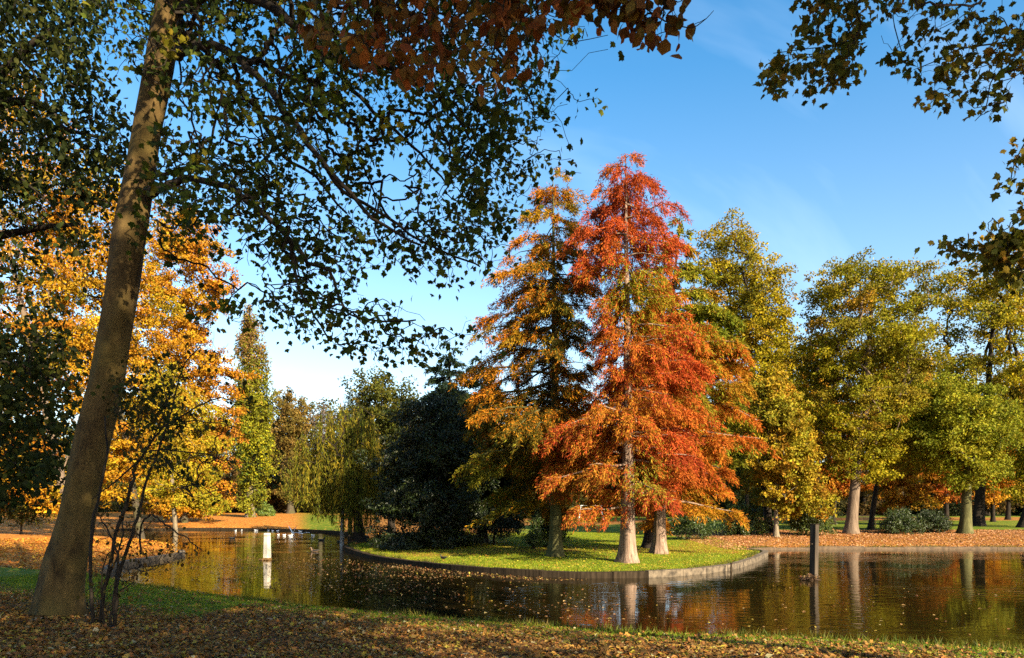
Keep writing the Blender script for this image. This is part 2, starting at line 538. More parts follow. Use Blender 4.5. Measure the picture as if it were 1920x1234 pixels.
def add_leaves(G, pos, tip, nrm, L, Wd, col, shape=RHOMB, mi=0):
    tip = unit(tip)
    side = unit(np.cross(nrm, tip))
    up = np.cross(tip, side)
    s = shape
    L = np.asarray(L)[:, None, None]; Wd = np.asarray(Wd)[:, None, None]
    v = pos[:, None] + s[None, :, 0:1] * L * tip[:, None] + s[None, :, 1:2] * Wd * side[:, None] + s[None, :, 2:3] * L * up[:, None]
    G.polys(v, len(s), col, mi)

def rand_dir(rng, n):
    return unit(rng.normal(size=(n, 3)))

def jitter(rng, col, n, a=0.22):
    return np.clip(0.58 * col * (1 + rng.normal(0, a, (n, 1))) * (1 + rng.normal(0, 0.06, (n, 3))), 0.002, 0.8)

def pick(rng, pal, n):
    cols = np.array([p[:3] for p in pal]); w = np.array([p[3] if len(p) > 3 else 1.0 for p in pal])
    return cols[rng.choice(len(pal), n, p=w / w.sum())]

class Net:
    """branch network: every target point is joined to the nearest wood already there"""
    def __init__(s, rng):
        s.p, s.par, s.fix, s.paths, s.rng = [], [], [], [], rng
    def seed(s, path, rad):
        for i, (p, r) in enumerate(zip(path, rad)):
            s.p.append(np.asarray(p, float)); s.par.append(-1 if i == 0 else len(s.p) - 2); s.fix.append(r)
    def grow(s, targets, root, up=0.6, bend=0.12, sag=0.0, maxlen=None, mids=2):
        order = np.argsort(np.linalg.norm(targets - root, axis=1))
        cap = len(s.p) + len(targets) * (mids + 1) + 5
        P = np.zeros((cap, 3)); P[:len(s.p)] = np.array(s.p); k = len(s.p)
        for i in order:
            t = targets[i]
            dv = t - P[:k]
            d = np.linalg.norm(dv, axis=1)
            j = int(np.argmin(d + up * np.maximum(0, -dv[:, 2])))
            if maxlen and d[j] > maxlen: continue
            L = d[j]
            idx = [j]
            for q in range(1, mids + 2):
                f = q / (mids + 1)
                pp = P[j] + (t - P[j]) * f
                if q <= mids:
                    pp = pp + s.rng.normal(0, bend * L / (mids + 1), 3) + np.array([0, 0, sag * L * f * (1 - f)])
                P[k] = pp; s.p.append(pp); s.par.append(idx[-1]); s.fix.append(0); idx.append(k); k += 1
            s.paths.append(idx)
    def wood(s, G, tip=0.015, power=2.3, kmin=3, rmin=0.0, grow_k=True):
        n = len(s.p)
        acc = np.zeros(n)
        for idx in s.paths:
            acc[idx[-1]] += tip ** power
        for i in range(n - 1, -1, -1):
            if s.par[i] >= 0 and not s.fix[i]:
                acc[s.par[i]] += acc[i]
        rad = np.maximum(acc, tip ** power * 0.5) ** (1 / power)
        for i in range(n):
            if s.fix[i]: rad[i] = s.fix[i]
        for idx in s.paths:
            r = rad[idx].copy()
            r[0] = min(r[0], r[1] * 1.35)
            if r[0] < rmin: continue
            G.tube(np.array([s.p[i] for i in idx]), r, max(kmin, min(8, int(3 + r[0] * 30))), cap=False)
        return rad

def trunk_path(base, top, n=9, wob=0.06, rng=None, lean=None):
    t = np.linspace(0, 1, n)[:, None]
    p = base + (np.asarray(top) - base) * t
    if rng is not None:
        w = rng.normal(0, wob, (n, 3)); w[0] = 0; w[:, 2] = 0
        p = p + np.cumsum(w, 0) * 0.6 * t
    return p

def trunk_rad(r0, n, topf=0.25, flare=0.5):
    t = np.linspace(0, 1, n)
    return r0 * ((1 - t) + topf * t) 

def fine_trunk(G, path, rad, k=12, rng=None, flute=0.0, flare=0.55):
    """trunk with root flare; flute carves buttress ribs low down"""
    n0 = len(path)
    u = np.concatenate([[0, 0.04, 0.1, 0.2, 0.35, 0.5, 0.75], np.linspace(1, n0 - 1, n0 * 3)])
    P = np.stack([np.interp(u, np.arange(n0), path[:, i]) for i in range(3)], 1)
    R = np.interp(u, np.arange(n0), rad)
    n = len(P)
    ang = np.arange(k) * 2 * math.pi / k
    h = (P[:, 2] - P[0, 2])
    ph = rng.uniform(0, 6, 3)
    ribs = np.sin(ang * 5 + ph[0]) * 0.6 + np.sin(ang * 8 + ph[1]) * 0.4
    amp = flute * np.exp(-h / 2.2) + 0.04
    R = R * (1 + flare * np.exp(-h / (1.3 * rad[0])))
    rr = R[:, None] * (1 + amp[:, None] * ribs[None] + 0.03 * np.sin(3 * ang[None] + h[:, None] * 1.3 + ph[2]))
    v = np.stack([P[:, 0:1] + rr * np.cos(ang), P[:, 1:2] + rr * np.sin(ang), np.repeat(P[:, 2:3], k, 1)], -1)
    v[0, :, 2] -= 0.25
    i = np.arange(n - 1)[:, None] * k; j = np.arange(k)[None]; j2 = (j + 1) % k
    q = np.stack([i + j, i + j2, i + k + j2, i + k + j], -1).reshape(-1, 4)
    G.faces(v.reshape(-1, 3), q.tolist())

class Env:
    """crown envelope read off the photo: half-widths left and right of the trunk per height, at the tree's own distance"""
    def __init__(s, rows, D, depth=0.85):
        r = np.array(rows, float)
        o = np.argsort(-r[:, 0]); r = r[o]
        s.z = CZ - (r[:, 0] - HZ) / F * D
        s.xl = (r[:, 1] - 960) / F * D
        s.xr = (r[:, 2] - 960) / F * D
        s.D = D; s.depth = depth
        w = np.maximum(s.xr - s.xl, 0.1)
        zz = np.linspace(s.z[0], s.z[-1], 200)
        ww = np.interp(zz, s.z, w) ** 1.15
        s.zz, s.cdf = zz, np.cumsum(ww) / ww.sum()
        s.zmin, s.zmax = s.z[0], s.z[-1]
    def at(s, z):
        xl = np.interp(z, s.z, s.xl); xr = np.interp(z, s.z, s.xr)
        return (xl + xr) / 2, (xr - xl) / 2
    def sample(s, rng, n, shell=0.45, inset=0.0, lobes=0.0):
        z = np.interp(rng.uniform(0, 1, n), s.cdf, s.zz)
        c, a = s.at(z)
        a = np.maximum(a - inset, 0.12)
        b = np.maximum(np.minimum(a, 0.75 * a.max() + 0.25 * a) * s.depth, 0.12)
        th = rng.uniform(0, 2 * math.pi, n)
        r = rng.uniform(0, 1, n) ** shell
        if lobes:
            f = rng.uniform(0, 6.28, 4); hh = (z - s.zmin) / max(s.zmax - s.zmin, 1)
            w = np.sin(3 * th + 7 * hh + f[0]) + np.sin(2 * th - 13 * hh + f[1]) + np.sin(5 * th + 19 * hh + f[2]) + np.sin(25 * hh + f[3] + th)
            r = r * (1 - lobes * np.clip(0.5 + 0.3 * w, 0, 1))
        return np.stack([c + a * r * np.cos(th), s.D + b * r * np.sin(th), z], 1)

def spaced(rng, env, n, dmin, inset, shell=0.45, lobes=0.0):
    P = env.sample(rng, n * 6, shell, inset, lobes)
    keep = []
    K = np.zeros((n, 3)); k = 0
    for p in P:
        if k == n: break
        if k == 0 or (np.linalg.norm(K[:k] - p, axis=1) > dmin).all():
            K[k] = p; k += 1
    return K[:k]

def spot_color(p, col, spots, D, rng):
    """patches of a crown that have turned another colour, some painting in its lit or shaded parts"""
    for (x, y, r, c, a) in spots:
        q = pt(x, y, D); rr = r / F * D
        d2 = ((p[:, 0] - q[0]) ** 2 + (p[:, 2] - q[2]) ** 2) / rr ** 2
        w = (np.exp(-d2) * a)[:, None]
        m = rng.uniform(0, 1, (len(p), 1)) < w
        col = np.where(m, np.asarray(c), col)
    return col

class WorldEnv(Env):
    """the same envelope given directly in metres: rows of (height, left x, right x)"""
    def __init__(s, rows, y, depth=1.0):
        Env.__init__(s, [(HZ - (z - CZ) * F, 960 + a * F, 960 + b * F) for z, a, b in rows], 1.0, depth)
        s.D = y

def broad_tree(name, label, cat, group, base, D, rows, pal, seed, r0=0.3, clumps=110, leaves=26000, leaf=0.2, rc=1.0, bark=None, spots=(), depth=0.85,
               shell=0.45, vert=0.75, top=None, lmat=None, twig=0.02, fork=0.72, upb=0.5, dmin=0.75, flat=0.3, wid=0.62, k=10, shape=RHOMB, wood_rmin=0.0, sink=0.0, crown_name='crown', env=None, lobes=0.3):
    rng = np.random.default_rng(seed)
    root = empty(name, base, label, cat, group)
    env = env or Env(rows, D, depth)
    C = spaced(rng, env, clumps, rc * dmin, rc * 0.4, shell, lobes)
    c0, a0 = env.at(env.zmin + fork * (env.zmax - env.zmin))
    tp = np.array([float(c0) if top is None else top, D, env.zmin + fork * (env.zmax - env.zmin)])
    path = trunk_path(np.asarray(base), tp, 9, 0.05 * r0 * 3, rng)
    rad = trunk_rad(r0, 9, 0.3)
    G = Geo()
    fine_trunk(G, path, rad, k, rng, 0.08)
    net = Net(rng)
    i0 = 2
    net.seed(path[i0:], rad[i0:] * 0.8)
    net.grow(C, path[4], upb, 0.16)
    net.wood(G, tip=twig, rmin=wood_rmin)
    G.build('trunk', bark or B_GREY, root, smooth=True, origin=base)
    # leaves, clump by clump
    n = len(C)
    size = rc * rng.uniform(0.65, 1.25, n)
    cnt = (leaves * size ** 2 / (size ** 2).sum()).astype(int)
    idx = np.repeat(np.arange(n), cnt)
    N = len(idx)
    u = rand_dir(rng, N)
    rr = rng.uniform(0, 1, N) ** 0.42
    off = u * rr[:, None] * size[idx][:, None]
    off[:, 2] *= vert
    # sub-bunching so that the edge is ragged
    sub = rng.normal(0, 1, (n, 9, 3)) * 0.52
    off = off * 0.46 + sub[idx, rng.integers(0, 9, N)] * size[idx][:, None] * np.array([1, 1, vert])
    pos = C[idx] + off
    ccol = pick(rng, pal, n) * (1 + rng.normal(0, 0.12, (n, 1)))
    lc = pick(rng, pal, N)
    col = ccol[idx] * 0.65 + lc * 0.35
    if spots: col = spot_color(pos, col, spots, D, rng)
    col = jitter(rng, col, N)
    nr = unit(rand_dir(rng, N) + unit(off) * 0.5 + np.array([0, 0, flat]))
    tip = rand_dir(rng, N) + np.array([0, 0, -0.35])
    L = leaf * rng.uniform(0.65, 1.3, N)
    G = Geo()
    add_leaves(G, pos, tip, nr, L, L * wid, col, shape)
    G.build(crown_name, lmat or M_LEAF, root, origin=base)
    return root

def conifer(name, label, cat, group, base, D, rows, pal, seed, r0=0.4, nb=110, per=900, leaf=(0.26, 0.07), bark=None, spots=(), depth=0.9, droop=0.25, hang=0.45,
            spread=0.42, lo=0.0, flute=0.2, lmat=None, topx=None, rise=0.25, spray=12, thin=1.0, k=14, irregular=0.5, clear=0.0, gaps=()):
    rng = np.random.default_rng(seed)
    root = empty(name, base, label, cat, group)
    env = Env(rows, D, depth)
    c1, _ = env.at(env.zmax)
    tp = np.array([float(c1) if topx is None else topx, D, env.zmax - 0.3])
    base = np.asarray(base)
    path = trunk_path(base, tp, 12, 0.02, rng)
    rad = trunk_rad(r0, 12, 0.05, 0.55)
    G = Geo()
    fine_trunk(G, path, rad, k, rng, flute)
    L = Geo()
    tz = path[:, 2]
    Z = np.interp((np.arange(nb) + rng.uniform(0, 1, nb)) / nb, env.cdf, env.zz)
    az = np.cumsum(np.full(nb, 2.399)) + rng.normal(0, 0.5, nb)
    az = az[rng.permutation(nb)] if nb > 200 else az
    for i in range(nb):
        z, a = Z[i], az[i]
        tx = np.interp(z, tz, path[:, 0]); ty = np.interp(z, tz, path[:, 1])
        c, w = env.at(z)
        ax = (c + w - tx) if math.cos(a) > 0 else (tx - (c - w))
        ax = max(ax, 0.05)
        by = max(0.15, (w * 0.6 + 0.4 * ax) * depth)
        R = ax * by / math.hypot(by * math.cos(a), ax * math.sin(a))
        R *= 1 - irregular * rng.uniform(0, 1) ** 2.2
        if R < 0.12: R = 0.12
        if clear and z < clear and math.sin(a) < -0.35 and rng.uniform() < 0.88: continue
        hd = np.array([math.cos(a), math.sin(a), 0.0])
        zs = z - rise * R * 0.6 + droop * R * 0.3
        zs = min(max(zs, base[2] + 0.2 * (env.zmax - base[2]) * 0 + 1.6), env.zmax - 0.1)
        st = np.array([np.interp(zs, tz, path[:, 0]), np.interp(zs, tz, path[:, 1]), zs])
        t = np.linspace(0, 1, 6)
        zz = zs + (z - zs) * np.sin(t * math.pi * 0.5) + 0.05 * R * np.sin(t * 5 + rng.uniform(0, 6)) - droop * R * t ** 3 * 0.6
        br = st + hd * (R * t)[:, None]
        br[:, 2] = zz
        sd = np.array([-hd[1], hd[0], 0])
        br = br + sd * (rng.normal(0, 0.12) * R * t ** 2)[:, None]
        r_b = 0.012 + 0.018 * R
        G.tube(br, r_b * (1 - 0.8 * t), 4, cap=False)
        # sprays along the branch
        ns = max(3, int(spray * R * rng.uniform(0.7, 1.2)))
        s_t = rng.uniform(0.03, 1.0, ns) ** 0.85
        lat = rng.normal(0, 0.5, ns) * spread * R * (1.15 - s_t)
        bp = np.stack([np.interp(s_t, t, br[:, q]) for q in range(3)], 1) + sd * lat[:, None]
        bp[:, 2] += -np.abs(lat) * 0.18 + rng.normal(0, 0.05, ns)
        m = max(6, int(per * thin * 0.1))
        N = ns * m
        idx = np.repeat(np.arange(ns), m)
        sdv = unit(hd * 0.9 + sd * np.sign(lat)[:, None] * rng.uniform(0.2, 1.0, (ns, 1)) + rng.normal(0, 0.15, (ns, 3)) * np.array([1, 1, .4]))
        # feather: leaflets strung along the spray direction, hanging towards the tip
        f = rng.uniform(0, 1, N)
        sl = (0.35 + 0.4 * rng.uniform(0, 1, ns)) * min(1.0, 0.45 + R * 0.25)
        pos = bp[idx] + sdv[idx] * (f * sl[idx])[:, None]
        pos[:, 2] -= hang * f ** 1.6 * sl[idx] * 1.3
        pos += rng.normal(0, 0.055, (N, 3))
        tip = sdv[idx] * 0.8 + rng.normal(0, 0.55, (N, 3)) + np.array([0, 0, -1.0]) * (0.3 + hang * f[:, None])
        nr = rng.normal(0, 0.7, (N, 3)) + np.array([0, 0, 0.7]) + hd * 0.3
        bc = pick(rng, pal, 1)[0] * (1 + rng.normal(0, 0.12))
        col = bc * 0.7 + pick(rng, pal, N) * 0.3
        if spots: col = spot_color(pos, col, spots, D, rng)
        col = jitter(rng, col, N, 0.18)
        if gaps:
            gx = 960 + pos[:, 0] / D * F; gy = HZ - (pos[:, 2] - CZ) / D * F
            kp = np.ones(N, bool)
            for (ex, ey, ea, eb) in gaps:
                kp &= ((gx - ex) / ea) ** 2 + ((gy - ey) / eb) ** 2 > rng.uniform(0.6, 1.2, N)
            if not kp.any(): continue
            pos, tip, nr, col = pos[kp], tip[kp], nr[kp], col[kp]; N = len(pos)
        add_leaves(L, pos, tip, nr, leaf[0] * rng.uniform(0.6, 1.3, N), leaf[1] * rng.uniform(0.7, 1.3, N), col)
    G.build('trunk', bark or B_RED, root, smooth=True, origin=base)
    L.build('crown', lmat or M_NEEDLE, root, origin=base)
    return root

# ------------------------------------------------------------------ palettes (leaf albedo)
P_OAK = [(0.40, 0.33, 0.010, 3), (0.54, 0.41, 0.012, 3), (0.17, 0.18, 0.015, 2), (0.56, 0.33, 0.02, 1)]
P_OAKD = [(0.25, 0.24, 0.008, 3), (0.40, 0.34, 0.010, 3), (0.38, 0.28, 0.018, 1.5), (0.48, 0.24, 0.02, 0.6)]
P_GOLD = [(0.62, 0.29, 0.015, 3), (0.66, 0.38, 0.02, 3), (0.52, 0.20, 0.012, 1.6), (0.34, 0.28, 0.016, 1)]
P_ORANGE = [(0.62, 0.24, 0.015, 3), (0.66, 0.34, 0.02, 2), (0.50, 0.13, 0.012, 2)]
P_DEEP = [(0.55, 0.16, 0.012, 3), (0.62, 0.26, 0.016, 2), (0.34, 0.07, 0.01, 1.5), (0.40, 0.26, 0.02, 1)]
P_RED = [(0.60, 0.105, 0.024, 4), (0.66, 0.18, 0.024, 3), (0.44, 0.065, 0.022, 2)]
P_RUST = [(0.64, 0.17, 0.020, 4), (0.58, 0.11, 0.020, 2.5), (0.64, 0.27, 0.02, 2), (0.38, 0.28, 0.02, 0.8)]
P_AMBER = [(0.66, 0.27, 0.016, 4), (0.62, 0.20, 0.014, 3), (0.50, 0.31, 0.016, 1.5), (0.24, 0.18, 0.014, 0.8)]
P_YGREEN = [(0.32, 0.33, 0.018, 3), (0.45, 0.40, 0.02, 2), (0.20, 0.23, 0.015, 2)]
P_DARK = [(0.030, 0.050, 0.008, 3), (0.055, 0.075, 0.009, 2), (0.018, 0.030, 0.007, 2)]
P_SPRUCE = [(0.02, 0.04, 0.022, 3), (0.035, 0.055, 0.022, 2)]
P_OLIVE = [(0.10, 0.11, 0.014, 3), (0.16, 0.15, 0.016, 2), (0.05, 0.065, 0.012, 2), (0.30, 0.2, 0.02, .5)]
P_BROWN = [(0.26, 0.17, 0.035, 3), (0.20, 0.16, 0.03, 2), (0.34, 0.20, 0.04, 1)]
P_MAPLE = [(0.065, 0.095, 0.008, 4), (0.12, 0.15, 0.010, 2), (0.04, 0.06, 0.008, 3), (0.32, 0.25, 0.015, 0.5)]
P_RHODO = [(0.10, 0.15, 0.018, 3), (0.15, 0.19, 0.02, 2), (0.06, 0.09, 0.015, 2)]

# ------------------------------------------------------------------ trees on the grassy point
GAP_RED = [(1219, 476, 28, 11), (1112, 465, 16, 9), (1117, 408, 12, 10), (1120, 525, 20, 9), (1060, 760, 40, 12)]
GAP_AMB = [(1078, 668, 26, 30), (956, 724, 16, 14), (1000, 628, 26, 10), (1010, 700, 11, 24), (975, 470, 18, 11), (1085, 590, 14, 16), (930, 640, 20, 8), (1060, 500, 12, 12), (985, 560, 16, 8)]
ISL = 'conifers on the grassy point'
conifer('swamp_cypress', 'tall fiery red feathery conifer with pale fluted trunk nearest the pond edge', 'tree', ISL,
        on_ground(1178, 29), 29,
        [(280, 1152, 1198), (300, 1138, 1225), (325, 1122, 1272), (360, 1110, 1275), (400, 1100, 1284), (440, 1060, 1286), (480, 1066, 1270), (520, 1082, 1266),
         (560, 1095, 1275), (600, 1108, 1290), (650, 1122, 1320), (700, 1120, 1330), (740, 1108, 1330), (780, 1030, 1320), (820, 1014, 1310), (870, 1012, 1310), (915, 1016, 1290), (945, 1060, 1230)],
        P_RED, 11, r0=0.29, clear=5.6, nb=120, per=700, gaps=GAP_RED, leaf=(0.17, 0.032), hang=0.75, spread=0.4, irregular=0.4, flute=0.28, topx=pt(1176, 300, 29)[0],
        spots=[(1190, 560, 60, (0.36, 0.34, 0.02), 0.9), (1230, 590, 50, (0.42, 0.32, 0.02), 0.7), (1150, 790, 90, (0.62, 0.26, 0.025), 0.7), (1090, 920, 90, (0.6, 0.27, 0.03), 0.7), (1200, 900, 40, (0.36, 0.32, 0.03), 0.8), (1180, 660, 60, (0.62, 0.2, 0.02), 0.6)])
conifer('swamp_cypress', 'broad orange red conifer spreading right, its trunk just behind the tallest red one', 'tree', ISL,
        on_ground(1237, 34), 34,
        [(500, 1235, 1250), (540, 1222, 1290), (580, 1200, 1330), (620, 1190, 1385), (660, 1180, 1404), (700, 1170, 1412), (750, 1160, 1416), (800, 1150, 1420), (850, 1150, 1405), (900, 1160, 1395), (950, 1210, 1385), (985, 1290, 1370)],
        P_RUST, 12, r0=0.29, clear=4.0, nb=110, per=640, gaps=GAP_RED, leaf=(0.20, 0.038), hang=0.7, spread=0.42, irregular=0.4, flute=0.25,
        spots=[(1330, 620, 60, (0.34, 0.33, 0.02), 0.7), (1300, 760, 50, (0.30, 0.30, 0.02), 0.6), (1380, 740, 40, (0.62, 0.30, 0.02), 0.7), (1340, 970, 50, (0.60, 0.33, 0.02), 0.8)])
conifer('swamp_cypress', 'yellow green conifer with orange boughs, darkest trunk at the back of the grassy point', 'tree', ISL,
        on_ground(1218, 38), 38,
        [(385, 1268, 1280), (420, 1255, 1300), (470, 1240, 1318), (520, 1225, 1345), (580, 1210, 1375), (640, 1200, 1395), (720, 1195, 1400), (820, 1180, 1405), (900, 1200, 1360)],
        [(0.22, 0.26, 0.018, 3), (0.34, 0.32, 0.02, 2), (0.50, 0.24, 0.02, 1)], 13, r0=0.32, nb=100, gaps=GAP_RED, per=300, leaf=(0.27, 0.07), hang=0.4, irregular=0.35, bark=B_DARK,
        topx=pt(1274, 400, 38)[0])
conifer('larch_tree', 'open amber conifer with dark slender trunk and sky showing through its layered boughs', 'tree', ISL,
        on_ground(1043, 32), 32,
        [(318, 1024, 1062), (335, 985, 1092), (370, 972, 1102), (410, 968, 1108), (450, 955, 1112), (490, 930, 1108), (520, 892, 1112), (560, 886, 1125), (610, 890, 1126), (660, 880, 1110), (710, 868, 1110), (760, 832, 1120), (800, 824, 1100), (850, 832, 1095), (900, 862, 1085), (940, 885, 1075), (965, 905, 1058)],
        P_AMBER, 14, r0=0.27, clear=4.0, nb=112, per=560, gaps=GAP_AMB, leaf=(0.17, 0.038), hang=0.6, spread=0.42, irregular=0.36, bark=B_LIME, rise=0.1, droop=0.32, topx=pt(1040, 330, 32)[0],
        spots=[(960, 900, 130, (0.13, 0.11, 0.012), 0.6), (1040, 520, 70, (0.20, 0.17, 0.015), 0.6), (920, 940, 60, (0.10, 0.11, 0.012), 0.8), (870, 860, 40, (0.22, 0.2, 0.015), 0.6), (1080, 640, 80, (0.12, 0.12, 0.015), 0.8), (960, 850, 60, (0.16, 0.12, 0.015), 0.6), (900, 900, 60, (0.30, 0.27, 0.02), 0.8), (1000, 740, 60, (0.12, 0.10, 0.015), 0.8), (1085, 420, 50, (0.26, 0.2, 0.02), 0.6)])  # olive leaf colour, with the shaded lower and inner crown painted into dark spots
broad_tree('yew_tree', 'black green rounded evergreen filling the left end of the grassy point beside the willow', 'tree', None,
           on_ground(800, 40), 39,
           [(745, 775, 850), (765, 740, 885), (800, 716, 910), (850, 700, 925), (900, 690, 930), (950, 684, 925), (1000, 682, 905), (1022, 690, 890)],
           P_DARK, 21, r0=0.35, clumps=190, leaves=66000, leaf=0.17, rc=0.75, bark=B_DARK, lmat=M_GLOSSY, shell=0.35, depth=0.8, dmin=0.6, wid=0.4, fork=0.6, flat=0.6, vert=0.6)
conifer('spruce_tree', 'dark blue green spruce rising behind the black green evergreen', 'tree', None,
        on_ground(846, 45), 45, [(625, 836, 850), (660, 822, 864), (700, 800, 885), (760, 790, 905), (830, 780, 925), (920, 770, 950)],
        P_SPRUCE, 22, r0=0.28, nb=85, per=220, leaf=(0.26, 0.08), hang=0.3, irregular=0.55, bark=B_DARK)
conifer('spruce_tree', 'shorter dark spruce standing left of the open amber conifer', 'tree', None,
        on_ground(905, 43), 43, [(655, 895, 912), (700, 872, 935), (740, 850, 960), (820, 840, 985), (920, 830, 1000), (975, 850, 990)],
        [(0.022, 0.04, 0.015, 3), (0.045, 0.06, 0.015, 2)], 23, r0=0.28, nb=90, per=220, leaf=(0.26, 0.08), hang=0.3, irregular=0.45, bark=B_DARK)
broad_tree('alder_tree', 'olive green loose tree behind the willow and the evergreen', 'tree', None,
           on_ground(735, 56), 56, [(690, 668, 742), (720, 660, 775), (760, 650, 800), (810, 650, 815), (870, 660, 810), (930, 680, 790)],
           P_OLIVE, 24, r0=0.3, clumps=80, leaves=20000, leaf=0.22, rc=1.1, bark=B_DARK)

def willow(name, label, base, D, rows, lows, pal, seed, strands=520, r0=0.33, leafn=64, lean=0.0):
    rng = np.random.default_rng(seed)
    root = empty(name, base, label, 'tree')
    env = Env(rows, D, 0.9)
    top = np.array([float(env.at(env.zmax)[0]), D, env.zmax - 1.0])
    path = trunk_path(np.asarray(base), top, 9, 0.05, rng)
    rad = trunk_rad(r0, 9, 0.25)
    G = Geo(); fine_trunk(G, path, rad, 10, rng, 0.1)
    A = env.sample(rng, strands, 0.55)
    net = Net(rng); net.seed(path[3:], rad[3:])
    boughs = A[A[:, 2] > env.zmin + 0.25 * (env.zmax - env.zmin)][:90]
    net.grow(boughs, path[3], 0.6, 0.15)
    net.wood(G, 0.02)
    L = Geo()
    lowz = np.interp(A[:, 0], [(a - 960) / F * D for a, _ in lows], [CZ - (b - HZ) / F * D for _, b in lows])
    for i in range(strands):
        p = A[i]
        ln = (p[2] - lowz[i]) * rng.uniform(0.35, 1.02)
        if ln < 0.5: continue
        ln = min(ln, 5.5)
        n = max(8, int(leafn * ln / 3.5))
        t = np.sort(rng.uniform(0, 1, n))
        sway = rng.normal(0, 0.10, 2)
        x = p[0] + sway[0] * t ** 2 + rng.normal(0, 0.05, n)
        y = p[1] + sway[1] * t ** 2 + rng.normal(0, 0.05, n)
        pos = np.stack([x, y, p[2] - ln * t], 1)
        tip = rng.normal(0, 0.35, (n, 3)) + np.array([0, 0, -1.0])
        c = pick(rng, pal, 1)[0] * (1 + rng.normal(0, 0.2))
        col = jitter(rng, c * 0.7 + pick(rng, pal, n) * 0.3, n, 0.2)
        add_leaves(L, pos, tip, rand_dir(rng, n), rng.uniform(0.16, 0.34, n), rng.uniform(0.03, 0.065, n), col)
        tt = np.linspace(0, 1, 4)
        G.tube(np.stack([p[0] + sway[0] * tt ** 2, p[1] + sway[1] * tt ** 2, p[2] - ln * tt], 1), [0.01, 0.008, 0.006, 0.004], 3, cap=False)
    G.build('trunk', B_DARK, root, smooth=True, origin=base)
    L.build('crown', M_LEAF, root, origin=base)

willow('weeping_willow', 'weeping willow with long hanging green gold strands at the left tip of the grassy point', on_ground(676, 46), 46,
       [(748, 630, 668), (775, 590, 705), (810, 555, 716), (850, 535, 720), (890, 528, 718), (930, 535, 712)],
       [(520, 925), (560, 950), (600, 972), (630, 980), (660, 1002), (700, 1000), (730, 960)],
       [(0.15, 0.17, 0.014, 3), (0.25, 0.22, 0.015, 2), (0.45, 0.32, 0.02, 1.2)], 31, strands=460)
willow('weeping_birch', 'small pale drooping tree with grey green hanging twigs peeking above the willow', on_ground(655, 62), 62,
       [(738, 640, 688), (760, 634, 694), (800, 640, 700)], [(620, 800), (700, 830)], [(0.10, 0.14, 0.06, 2), (0.07, 0.10, 0.04, 2)], 32, strands=130, r0=0.2, leafn=50)

# white birch trunk at the tip, its crown lost inside the willow
broad_tree('birch_tree', 'slender white birch trunk on the waterside among the willow strands', 'tree', None,
           on_ground(641, 46.2), 46.2, [(800, 630, 660), (850, 618, 668), (900, 622, 664)], [(0.30, 0.24, 0.02, 2), (0.16, 0.17, 0.02, 2)], 33, r0=0.15, clumps=16, leaves=2500,
           leaf=0.16, rc=0.6, bark=B_BIRCH, fork=0.6, top=pt(643, 800, 46.2)[0])

# ------------------------------------------------------------------ right bank
RB = 'broadleaf trees along the right bank'
broad_tree('oak_tree', 'tall yellow green oak behind the red conifers with ragged golden top', 'tree', RB, on_ground(1443, 51), 51,
           [(422, 1330, 1385), (450, 1305, 1430), (480, 1290, 1455), (520, 1295, 1470), (560, 1310, 1495), (600, 1325, 1512), (650, 1335, 1515), (700, 1345, 1515), (760, 1350, 1525), (820, 1360, 1530), (880, 1370, 1520), (930, 1385, 1500)],
           P_OAK + [(0.46, 0.30, 0.02, 2)], 41, r0=0.28, clumps=135, leaves=66000, leaf=0.17, rc=1.15, bark=B_DARK, fork=0.75, dmin=0.8, lobes=0.25, vert=0.65, twig=0.03)
broad_tree('maple_tree', 'golden low crowned tree with pale thin trunk beside the rhododendrons', 'tree', RB, on_ground(1455, 47), 47,
           [(700, 1420, 1470), (740, 1405, 1500), (790, 1400, 1525), (840, 1395, 1545), (880, 1390, 1550), (920, 1400, 1555), (955, 1450, 1552)],
           [(0.50, 0.33, 0.02, 3), (0.40, 0.34, 0.02, 3), (0.55, 0.25, 0.02, 1.5), (0.26, 0.25, 0.02, 1.5)], 42, r0=0.17, clumps=95, leaves=28000, leaf=0.2, rc=0.8, bark=B_PALE, fork=0.6, dmin=0.7, shell=0.55, top=pt(1456, 700, 47)[0])
broad_tree('oak_tree', 'broad crowned green oak with stout grey trunk between the post and the bench', 'tree', RB, on_ground(1595, 50), 50,
           [(490, 1570, 1660), (510, 1530, 1715), (540, 1505, 1752), (575, 1490, 1770), (620, 1486, 1772), (660, 1486, 1762), (700, 1492, 1756), (750, 1490, 1735), (800, 1500, 1722), (850, 1515, 1705), (885, 1545, 1670)],
           P_OAKD + [(0.24, 0.21, 0.018, 2)], 43, r0=0.37, clumps=145, leaves=76000, leaf=0.17, rc=1.15, bark=B_OAK, fork=0.8, dmin=0.8, shell=0.4, lobes=0.2, vert=0.6, twig=0.035)
broad_tree('oak_tree', 'high spreading oak at the right with bare dark limbs showing against the sky', 'tree', RB, on_ground(1833, 62), 62,
           [(500, 1790, 1900), (525, 1742, 1960), (570, 1724, 2005), (620, 1722, 2020), (670, 1730, 2020), (720, 1745, 2005), (790, 1765, 1980)],
           P_OAK, 44, r0=0.4, clumps=105, leaves=34000, leaf=0.23, rc=1.35, bark=B_DARK, fork=0.75, dmin=0.85, shell=0.4, twig=0.045, lobes=0.3, vert=0.6)
